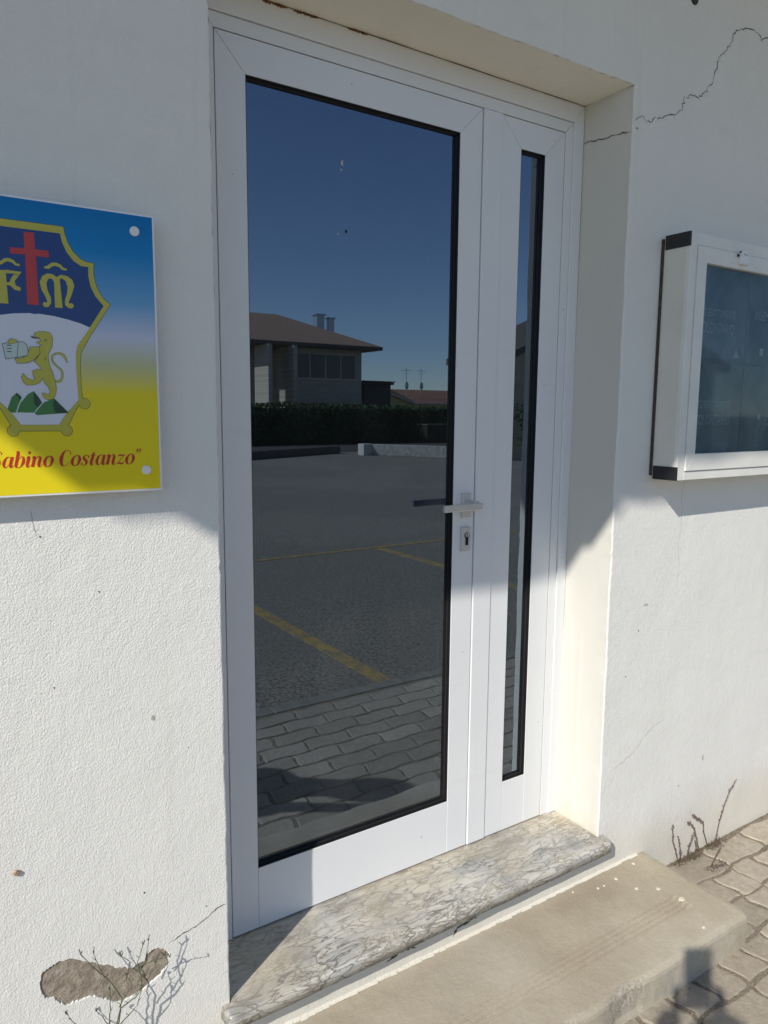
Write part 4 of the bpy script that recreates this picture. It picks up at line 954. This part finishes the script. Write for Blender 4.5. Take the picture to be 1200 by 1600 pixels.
weed([[(1.625,-.015,zg),(1.60,-.02,zg+.05),(1.575,-.022,zg+.10),(1.572,-.02,zg+.155)], [(1.628,-.02,zg),(1.61,-.03,zg+.06),(1.59,-.03,zg+.115)]], 'dry twin stemmed weed nearest the concrete step', (1.628,-.012,zg), 26)
weed([[(1.66,-.02,zg),(1.665,-.025,zg+.05),(1.68,-.03,zg+.10)], [(1.745,-.015,zg),(1.72,-.02,zg+.05),(1.70,-.02,zg+.10),(1.675,-.02,zg+.135),(1.655,-.02,zg+.14)], [(1.70,-.03,zg),(1.70,-.03,zg+.04),(1.69,-.03,zg+.07)]], 'bushy purplish weed at the foot of the wall beneath the notice case', (1.70,-.014,zg), 60)
weed([[(1.80,-.012,zg),(1.765,-.018,zg+.06),(1.745,-.02,zg+.115),(1.71,-.02,zg+.14),(1.685,-.02,zg+.16)]], 'leaning dry weed with a drooping tip beside the wall', (1.80,-.012,zg), 40)
weed([[(1.845,-.012,zg),(1.85,-.018,zg+.07),(1.87,-.018,zg+.13),(1.905,-.016,zg+.18),(1.945,-.016,zg+.215)]], 'tallest single dry stalk standing against the wall', (1.845,-.012,zg), 60)
weed([[(1.70,-.09,zg),(1.73,-.085,zg+.02),(1.77,-.08,zg+.045)], [(1.70,-.09,zg),(1.69,-.11,zg+.01),(1.735,-.12,zg+.015)]], 'flat sprawling weed lying over the paver joint', (1.70,-.09,zg), 20)
# creeping growth and litter in the joints: nobody could count it
lt = MB()
for k in range(1500):
    if k < 700: x = random.uniform(1.45, 3.2); y = -abs(random.gauss(0, .010))-.002
    elif k < 900: x = random.uniform(.7, 1.45); y = -.375-abs(random.gauss(0, .008))
    else:
        r_ = random.randint(0, 10); x = random.uniform(.9, 3.0); y = -.012-r_*PY+fy(x)+jit(.004)
        if x < 1.45 and y > -.38: continue
    n_ = mnoise.noise(Vector((x*5, y*5, 3)))
    if n_ < -.05: continue
    p = Vector((x, y, ZG-.003+random.uniform(0, .005))); u = Vector((jit(1), jit(1), jit(.4))).normalized()*random.uniform(.0015, .005); v_ = u.cross(Vector((jit(.6), jit(.6), 1)).normalized())*random.uniform(.2,.6)
    lt.add([p-u, p+v_, p+u, p-v_], [(0,1,2,3)], 0 if random.random() < .6 else 1)
tag(lt.build('joint_litter', [M['litter'], M['leafg']]), 'dry litter and tiny leaves caught in the paving joints', 'litter', kind='stuff')
# grey green plant in front of the bare patch
YP = -.05
pl = empty('wall_plant', (-.262, YP, ZG)); tag(pl, 'leggy grey-green plant growing up in front of the bare patch in the stucco', 'plant')
b = MB(); L = Vector((-.262, YP, ZG))
ST = [([(-.262,ZG),(-.268,-.05),(-.27,.112),(-.267,.143),(-.266,.185)], 0), ([(-.262,ZG),(-.262,0),(-.252,.10),(-.243,.153),(-.264,.2),(-.294,.243),(-.315,.279)], .004), ([(-.275,.215),(-.287,.251),(-.292,.272)], .004),
 ([(-.262,ZG),(-.266,-.05),(-.262,.085),(-.25,.14),(-.22,.151),(-.205,.166),(-.208,.196),(-.213,.226),(-.201,.258)], -.006), ([(-.208,.196),(-.197,.219),(-.19,.263)], -.006), ([(-.235,.19),(-.227,.232),(-.243,.251)], -.006), ([(-.214,.205),(-.18,.216),(-.150,.212)], -.010),
 ([(-.262,.09),(-.282,.132),(-.292,.146)], .006), ([(-.262,.05),(-.32,.12),(-.337,.145),(-.344,.162)], .01), ([(-.25,.14),(-.225,.18),(-.235,.207)], -.008), ([(-.25,.10),(-.215,.125),(-.205,.15)], .006), ([(-.22,.151),(-.19,.175),(-.175,.20)], .004)]
for pts, dy in ST:
    q = []
    for i in range(len(pts)-1):
        for k in range(4):
            t = k/4; q.append(Vector((pts[i][0]*(1-t)+pts[i+1][0]*t+jit(.0008), YP+dy*min(1, (i+t)/2)+jit(.001), pts[i][1]*(1-t)+pts[i+1][1]*t))-L)
    q.append(Vector((pts[-1][0], YP+dy, pts[-1][1]))-L)
    th = .0017 if len(pts) > 4 else .0011
    b.tube(q, [max(.0006, th*(1-.6*i/len(q))) for i in range(len(q))], 5)
    e = q[-1]
    for k in range(3): b.tube([e, e+Vector((jit(.004), jit(.004), .008+jit(.003)))], [.0012, .0008], 5)
    for k in range(2, len(q)-1, 3):
        p = q[k]; b.tube([p, p+Vector((random.choice((-1,1))*.006, jit(.003), .008))], [.0008, .0004], 4)
b.build('stem', M['green'], pl)
sn = empty('snail', (-.412, 0, .460)); tag(sn, 'tiny tan snail stuck to the stucco low on the left wall', 'snail')
M['shell'] = plain('snail_shell', (.48,.34,.24), .4, var=.3, sc=200)
b = MB(); pts = []; rad = []
for k in range(26):
    a = k*.5; rr_ = .0046*(k/26)**.8; pts.append((rr_*math.cos(a), -.0016-.0035*(1-k/26)-.001, rr_*math.sin(a))); rad.append(.0006+.0030*(k/26))
b.tube(pts, rad, 8); b.build('shell', M['shell'], sn, True)

# ------------------------------------------------------------------ what the glass mirrors: beyond the car park
M['hedge'] = plain('hedge_leaf', (.05,.10,.03), .7, var=.5, sc=3); M['hcore'] = plain('hedge_core', (.02,.032,.014), .95)
M['tree'] = plain('shrub_leaf', (.05,.075,.03), .7, var=.4, sc=3)
def leaf_mass(b, fn, n, size, mi=0):
    for k in range(n):
        p = Vector(fn()); u = Vector((jit(1), jit(1), jit(1))).normalized()*size*random.uniform(.6,1.4); v_ = u.orthogonal().normalized()*size*.5
        b.add([p-u, p+v_, p+u, p-v_], [(0,1,2,3)], mi)
def hedge_pt():
    x = random.uniform(2, 30); top_ = 1.55+.10*mnoise.noise(Vector((x*.8, 0, 0)))-.012*max(0, x-16)
    q = random.random()
    if q < .65: return (x, -28.6+jit(.18)+.12*mnoise.noise(Vector((x*2, 0, 1))), ZG+random.uniform(.1, 1)*(top_-ZG))
    return (x, random.uniform(-29.6, -28.5), top_+jit(.10))
b = MB(); b.box(2, 30, -29.6, -28.75, ZG-.05, 1.42, 1); leaf_mass(b, hedge_pt, 9000, .085)
tag(b.build('hedge', [M['hedge'], M['hcore']]), 'long dense dark hedge along the far side of the car park', 'hedge')
def f_brick(name, c0, c1):
    t = NT(name); br = t.n('ShaderNodeTexBrick'); br.inputs['Scale'].default_value = 1; br.inputs['Color1'].default_value = (*c0, 1); br.inputs['Color2'].default_value = (*c1, 1); br.inputs['Mortar'].default_value = (.42,.40,.36,1)
    br.inputs['Brick Width'].default_value = .5; br.inputs['Row Height'].default_value = .13; br.inputs['Mortar Size'].default_value = .018
    m = t.mapped(rot=(R(90), 0, 0)); t.l(m, br.inputs['Vector']); return t.fin(br.outputs['Color'], .9)
M['brick'] = f_brick('pale_brick', (.60,.51,.39), (.48,.41,.31)); M['hcolor'] = plain('house_plaster', (.44,.42,.36), .9, var=.12, sc=2)
def f_tile(name, c):
    t = NT(name); wv = t.n('ShaderNodeTexWave'); wv.inputs['Scale'].default_value = 1.6; wv.inputs['Distortion'].default_value = 1; wv.inputs['Detail'].default_value = 2; wv.bands_direction = 'X'; t.l(t.coord(), wv.inputs['Vector'])
    col = t.mix(wv.outputs['Fac'], tuple(x*.42 for x in c), c); col = t.mix(t.ramp(t.noise(3, 4), [(.4, (0,0,0)), (.7, (.6,)*3)]), col, tuple(x*.65 for x in c))
    return t.fin(col, .9, t.bump(wv.outputs['Fac'], .09, 1.0))
M['tile'] = f_tile('weathered_roof_tiles', (.66,.42,.29)); M['tile2'] = f_tile('red_roof_tiles', (.55,.26,.17)); M['win'] = plain('dark_window', (.03,.035,.04), .15)
M['yplaster'] = plain('yellow_plaster', (.52,.44,.22), .9, var=.1, sc=2); M['trim'] = plain('white_trim', (.62,.58,.52), .8); M['fascia'] = plain('dark_fascia', (.10,.085,.07), .7)
M['metal'] = plain('flue_metal', (.42,.44,.47), .35, .7); M['beige'] = plain('beige_plaster', (.55,.44,.32), .9, var=.08, sc=2)
def hip_roof(b, x0_, x1_, y0_, y1_, ze, zr, over=.8, mi=0):
    X0_, X1_, Y0_, Y1_ = x0_-over, x1_+over, y0_-over, y1_+over; d = (Y1_-Y0_)/2; ym = (Y0_+Y1_)/2
    A_ = [(X0_,Y0_,ze),(X1_,Y0_,ze),(X1_,Y1_,ze),(X0_,Y1_,ze),(X0_+d,ym,zr),(X1_-d,ym,zr)]
    b.add(A_, [(0,1,5,4),(1,2,5),(2,3,4,5),(3,0,4)], mi)
    b.add([(X0_,Y0_,ze-.18),(X1_,Y0_,ze-.18),(X1_,Y1_,ze-.18),(X0_,Y1_,ze-.18)]+A_[:4], [(0,3,2,1),(0,1,5,4),(1,2,6,5),(2,3,7,6),(3,0,4,7)], 1)
hs = empty('house', (14, -38, ZG)); tag(hs, 'brick house with a hipped tile roof and twin metal flues beyond the hedge', 'house')
hinv = Matrix.Translation((-14, 38, -ZG))
def hp_(b, name, mat, par=None, root=hs, inv=hinv):
    o = b.build(name, mat); o.parent = par or root
    if not par: o.matrix_parent_inverse = inv
    return o
b = MB(); b.box(17.4, 21.5, -43, -34, ZG-.05, 4.66); b.box(14.6, 17.398, -43, -36.5, ZG-.05, 4.66); b.box(14.6, 17.398, -36.49, -32.6, 1.0, 1.25); hw = hp_(b, 'wall', M['brick'])
b = MB(); ye, yr_, zr_ = -33.15, -38.0, 6.75
b.add([(14.0,ye,4.80),(22.35,ye,4.80),(18.3,yr_,zr_),(14.0,yr_,zr_),(14.0,-43.85,4.80),(22.35,-43.85,4.80)], [(0,1,2,3),(1,5,2),(5,4,3,2)])
b.add([(14.0,ye,4.62),(22.35,ye,4.62),(22.35,-43.85,4.62),(14.0,-43.85,4.62),(14.0,ye,4.795),(22.35,ye,4.795),(22.35,-43.85,4.795),(14.0,-43.85,4.795),(14.0,yr_,zr_-.01)], [(0,3,2,1),(0,1,5,4),(1,2,6,5),(2,3,7,6),(3,0,4,7),(4,8,7)], 1)
rf = hp_(b, 'roof', [M['tile'], M['fascia']])
b = MB(); b.box(20.9, 21.4, -38.6, -38.1, 5.4, 6.95); b.box(20.8, 21.5, -38.7, -38.0, 6.95, 7.02); b.box(21.7, 22.05, -38.4, -38.05, 5.2, 6.78); b.box(21.62, 22.13, -38.48, -37.97, 6.78, 6.85)
o = b.build('chimney', M['metal']); o.parent = rf
for xw in (17.4, 18.35, 19.3, 20.25):
    b = MB(); b.box(xw, xw+.80, -33.995, -33.97, 3.05, 4.28); wf = hp_(b, 'window', M['win'])
b = MB(); b.box(17.2, 21.2, -33.99, -33.93, 2.96, 3.04); hp_(b, 'window_sill', M['trim'])
for xf in (15.35, 16.75):
    b = MB(); b.box(xf, xf+.22, -34.6, -32.9, 1.26, 4.61); hp_(b, 'brick_fin', M['brick'])

h2_ = empty('house', (37, -55, ZG)); tag(h2_, 'low yellow house with a red tile roof and rooftop aerials beyond the hedge', 'house'); i2 = Matrix.Translation((-37, 55, -ZG))
b = MB(); b.box(33.9, 46, -60, -50.6, ZG-.05, 2.1); b.poly([(33.9,2.1),(37.2,2.1),(33.9,3.4)], -50.59, -50.61); hp_(b, 'wall', M['yplaster'], None, h2_, i2)
b = MB(); b.add([(33.2,-50.2,3.15),(36.9,-50.2,2.05),(46.8,-50.2,2.05),(46.8,-55,3.30),(33.2,-55,3.30)], [(0,1,2,3,4)]); b.add([(33.2,-50.2,3.05),(36.9,-50.2,1.95),(46.8,-50.2,1.95),(46.8,-50.2,2.05),(36.9,-50.2,2.05),(33.2,-50.2,3.15)], [(0,1,4,5),(1,2,3,4)], 1)
b.add([(33.2,-60.5,2.0),(33.2,-55,3.30),(46.8,-55,3.30),(46.8,-60.5,2.0)], [(0,1,2,3)])
hp_(b, 'roof', [M['tile2'], M['trim']], None, h2_, i2)
for xa_ in (37.5, 39.1):
    b = MB(); b.tube([(xa_,-52.5,2.6),(xa_,-52.5,5.1)], .03, 5); b.box(xa_-.5, xa_+.5, -52.52, -52.48, 4.85, 4.89); b.box(xa_-.02, xa_+.02, -52.9, -52.1, 4.6, 4.64); b.ball((xa_,-52.4,3.55), .34, 0, (.6,.3,1), 8, 5)
    hp_(b, 'aerial', M['metal'], None, h2_, i2)
pg = empty('garden_shed', (23.6, -36, ZG)); tag(pg, 'dark flat roofed shed between the brick house and the yellow house', 'shed')
b = MB(); b.box(-.9, 1.0, -1.5, .3, 0, 3.1); b.build('wall', M['fascia'], pg); b = MB(); b.box(-1.1, 1.1, -1.7, .5, 3.1, 3.22)
for k in range(9): b.box(-1.1+k*.26, -1.04+k*.26, -1.8, .7, 3.22, 3.30)
b.build('roof', M['fascia'], pg)
# low kerb wall, pale block, low stone wall
b = MB(); b.poly([(0,0)]*0 or [(0,0),(1,0),(1,1)], 0, 0) if False else None
def seg_wall(p, q, hgt, th, name, mat, label, cat):
    d = Vector((q[0]-p[0], q[1]-p[1])); L_ = d.length; root_b = MB(); root_b.box(0, L_, 0, th, 0, hgt)
    o = root_b.build(name, mat); o.location = (p[0], p[1], ZG-.006); o.rotation_euler.z = math.atan2(d.y, d.x); bevel(o, .02); return tag(o, label, cat)
seg_wall((2,-17.0), (13.2,-22.3), .26, .2, 'garden_wall', M['fascia'], 'low kerb wall closing the far end of the car park, coloured dark for its shaded face', 'low wall')  # dark material stands in for shade on the face towards the door
seg_wall((13.75,-20.45), (15.5,-17.2), .40, .25, 'stone_wall', plain('old_stone', (.40,.385,.35), .9, var=.35, sc=9), 'low pale stone wall running on from the square block', 'low wall')
b = MB(); b.box(13.2, 13.62, -20.75, -20.35, ZG-.01, ZG+.40); o = tag(bevel(b.build('stone_block', M['trim']), .02), 'square pale stone block at the corner of the car park', 'stone block')
b = MB(); b.box(2, 34, -27.9, -22.9, ZG-.03, ZG+.02); tag(b.build('verge', M['fascia']), kind='structure')
for k_, lab in ((0, 'wider dark waste bin standing in front of the hedge'), (1, 'narrower dark waste bin beside the wide one, in front of the hedge')):
    wb = empty('waste_bin', ((21.85, 23.05)[k_], -27.8, ZG)); tag(wb, lab, 'bin', 'waste bins by the hedge'); w2 = (.62, .42)[k_]
    b = MB(); b.box(-w2, w2, -.4, .4, .06, .85); bevel(b.build('bin_body', M['hcore'], wb), .03); b = MB(); b.box(-w2-.03, w2+.03, -.43, .43, .86, .94); bevel(b.build('lid', M['fascia'], wb), .03)
# building at the side with bushes and two notices
sb = empty('gable_house', (20, -20, ZG)); tag(sb, 'beige gabled building at the right edge of the car park behind bushes', 'house'); i3 = Matrix.Translation((-20, 20, -ZG))
b = MB(); b.box(15.9, 26, -18.5, -16.0, ZG-.05, 3.0); b.poly([(15.9,3.0),(26,3.0),(20.95,5.1)], -15.999, -16.02); hp_(b, 'wall', M['beige'], None, sb, i3)
b = MB()
for s_ in (0, 1):
    xa_, xb_ = (15.5, 20.95) if s_ == 0 else (26.4, 20.95)
    b.add([(xa_,-15.6,3.10),(xb_,-15.6,5.40),(xb_,-18.7,5.40),(xa_,-18.7,3.10),(xa_,-15.6,2.88),(xb_,-15.6,5.18),(xb_,-18.7,5.18),(xa_,-18.7,2.88)], [(0,1,2,3),(7,6,5,4),(0,4,5,1),(3,2,6,7),(0,3,7,4)] )
hp_(b, 'roof', M['fascia'], None, sb, i3)
def bush(x, y, r, h_, label):
    root = empty('bush', (x, y, ZG)); tag(root, label, 'bush', 'bushes in front of the gabled building')
    b = MB(); b.tube([(0,0,0),(.03,0,h_*.4),(0,.05,h_*.7)], [.07,.05,.02], 6); b.build('trunk', M['wood'], root)
    b = MB(); cl = [(jit(r*.6), jit(r*.5), h_*random.uniform(.3,.85), r*random.uniform(.3,.55)) for _ in range(9)]
    def fn():
        c = random.choice(cl); d = Vector((random.gauss(0,1), random.gauss(0,1), random.gauss(0,1))).normalized()*c[3]*random.random()**.4; return (c[0]+d.x, c[1]+d.y, max(.05, c[2]+d.z))
    leaf_mass(b, fn, 1500, .06); b.build('crown', M['tree'], root)
bush(16.0, -14.9, .75, 2.2, 'broad dark bush on the left of the two, in front of the gabled building'); bush(17.6, -14.9, .9, 2.4, 'taller bush on the right, in front of the gabled building')
M['bl'] = plain('notice_blue', (.25,.50,.70), .4)
nb = empty('notice_stand', (15.55, -13.9, ZG)); tag(nb, 'post with two small blue and white notices by the bushes', 'notice')
b = MB(); b.tube([(0,0,0),(0,0,1.7)], .03, 8); b.build('post', M['metal'], nb)
for z_ in (1.22, .86):
    b = MB(); b.box(-.26, .26, .03, .05, z_, z_+.30); q = b.build('notice_board', M['trim'], nb)
    b = MB(); b.box(-.22, .22, .0505, .054, z_+.10, z_+.27); b.build('blue_panel', M['bl'], q)

# ------------------------------------------------------------------ the photographer (casts the shadow at the lower right)
M['skin'] = plain('skin', (.50,.32,.24), .5); M['shirt'] = plain('grey_shirt', (.14,.15,.18), .9); M['trous'] = plain('dark_trousers', (.05,.055,.075), .9); M['hair'] = plain('brown_hair', (.06,.04,.03), .7); M['shoe'] = plain('dark_shoe', (.04,.035,.03), .6)
def skin_mesh(name, nodes, edges, mat, parent, sub=2, root=0):
    me = bpy.data.meshes.new(name); me.from_pydata([n_[0] for n_ in nodes], edges, []); me.materials.append(mat)
    o = bpy.data.objects.new(name, me); COL.objects.link(o); o.parent = parent
    m = o.modifiers.new('skin', 'SKIN'); m.use_smooth_shade = True
    for i, n_ in enumerate(nodes):
        r_ = n_[1]; me.skin_vertices[0].data[i].radius = (r_, r_) if not isinstance(r_, tuple) else r_
    me.skin_vertices[0].data[root].use_root = True
    s = o.modifiers.new('sub', 'SUBSURF'); s.levels = sub; s.render_levels = sub
    return o
PB = Vector((-.868, -1.685, ZG)); face_dir = Vector((CAM.x-PB.x, CAM.y-PB.y)); yaw = math.atan2(face_dir.y, face_dir.x)-math.pi/2
person = empty('person', PB, yaw); tag(person, 'person in a grey shirt and dark trousers standing behind the camera, holding up a phone', 'person')
iw = Matrix.Rotation(-yaw, 4, 'Z') @ Matrix.Translation(-PB)
phc = CAM - FW*.010 - UPV*.068 - RT*.046
HL = iw @ (phc - RT*.047 - UPV*.050 - FW*.006); HRt = iw @ (phc + RT*.047 - UPV*.050 - FW*.006)
HT = 1.60
nodes = [((0,0,.84),(.13,.10)), ((0,0,.98),(.125,.09)), ((0,.005,1.09),(.15,.10)), ((0,0,1.205),(.13,.08)), ((0,.0,1.30),.048), ((0,.01,1.385),.048), ((0,.02,1.46),(.072,.085)), ((0,.025,1.53),(.072,.085)), ((0,.02,1.585),(.045,.055))]
edges = [(0,1),(1,2),(2,3),(3,4),(4,5),(5,6),(6,7),(7,8)]
for s_, H_ in ((-1, HL), (1, HRt)):
    sh = len(nodes); nodes += [((s_*.155,0,1.20),.052)]; edges += [(3, sh)]
    el = Vector((s_*.105, .17, 1.13)); wr_ = H_+Vector((s_*.035, -.055, -.045))
    nodes += [(tuple(el), .046), (tuple(wr_), .030), (tuple(H_+Vector((s_*.016, -.022, -.016))), (.036,.018))]; edges += [(sh, sh+1), (sh+1, sh+2), (sh+2, sh+3)]
    hp0 = len(nodes); nodes += [((s_*.085,0,.80),.085), ((s_*.095,.015,.45),.055), ((s_*.10,-.01,.07),.036), ((s_*.11,.10,.03),.030)]; edges += [(0, hp0), (hp0, hp0+1), (hp0+1, hp0+2), (hp0+2, hp0+3)]
body = skin_mesh('body', nodes, edges, M['skin'], person)
def grow(name, idx, ed, mat, k=1.12, add=.008):
    nn = []
    for i in idx:
        r_ = nodes[i][1]; r_ = r_ if isinstance(r_, tuple) else (r_, r_); nn.append((nodes[i][0], (r_[0]*k+add, r_[1]*k+add)))
    return skin_mesh(name, nn, ed, mat, person)
grow('shirt', [1,2,3,9,10,17,18], [(0,1),(1,2),(2,3),(3,4),(2,5),(5,6)], M['shirt'])
grow('trousers', [0,13,14,15,21,22,23], [(0,1),(1,2),(2,3),(0,4),(4,5),(5,6)], M['trous'])
b = MB(); b.ball((0,.0,1.52), .118, 0, (.86,1.0,.98), 16, 10); b.build('hair', M['hair'], person, True)
b = MB()
for s_ in (-1, 1): b = MB(); b.ball((s_*.032,.100,1.500), .011, 0, (1,.6,.7)); b.build('eye', M['cap'], person, True)
b = MB(); b.ball((0,.094,1.445), .02, 0, (1.1,.4,.3)); b.build('mouth', M['skin'], person); b = MB(); b.add([(-.010,.100,1.475),(.010,.100,1.475),(0,.104,1.512),(0,.128,1.478)], [(0,1,3),(1,2,3),(2,0,3)]); b.build('nose', M['skin'], person)
for s_ in (-1, 1):
    b = MB(); b.ball((s_*.11,.06,.035), .06, 0, (.8,1.9,.6), 12, 8); b.build('shoe', M['shoe'], person, True)
    H_ = HL if s_ < 0 else HRt
    fx = iw.to_3x3() @ FW; ux = iw.to_3x3() @ UPV; rx = iw.to_3x3() @ RT
    base = H_+Vector((s_*.016, -.022, -.016))
    for k in range(4):
        a = base+ux*(-.020+.016*k); m1_ = a+fx*.020+rx*s_*.004+ux*.004; m2_ = m1_+fx*(.012)-rx*s_*.012+ux*.003
        tip_ = H_ - rx*s_*(.006) + ux*(-.022+.017*k)+fx*.010
        skin_mesh('finger', [(tuple(a), .009), (tuple(a.lerp(tip_, .5)+rx*s_*.012), .0085), (tuple(tip_), .007)], [(0,1),(1,2)], M['skin'], person, 1)
    skin_mesh('thumb', [(tuple(base-fx*.006), .012), (tuple(base-fx*.012-rx*s_*.018+ux*.016), .010), (tuple(base-fx*.006-rx*s_*.034+ux*.030), .008)], [(0,1),(1,2)], M['skin'], person, 1)
# phone: the lens of this picture sits at its upper edge
ph = empty('phone', phc); ph.matrix_world = Matrix(((RT.x, FW.x, UPV.x, phc.x), (RT.y, FW.y, UPV.y, phc.y), (RT.z, FW.z, UPV.z, phc.z), (0,0,0,1)))
tag(ph, 'black phone held upright in both hands of the person in front of the door', 'phone')
b = MB(); b.prism([(-.037,-.08), (.037,-.08), (.037,.08), (-.037,.08)], -.004, .004, .001); o = b.build('phone_body', M['black'], ph)
b = MB(); b.prism([(-.034,-.076), (.034,-.076), (.034,.076), (-.034,.076)], -.0046, -.0041); b.build('screen', M['win'], ph)
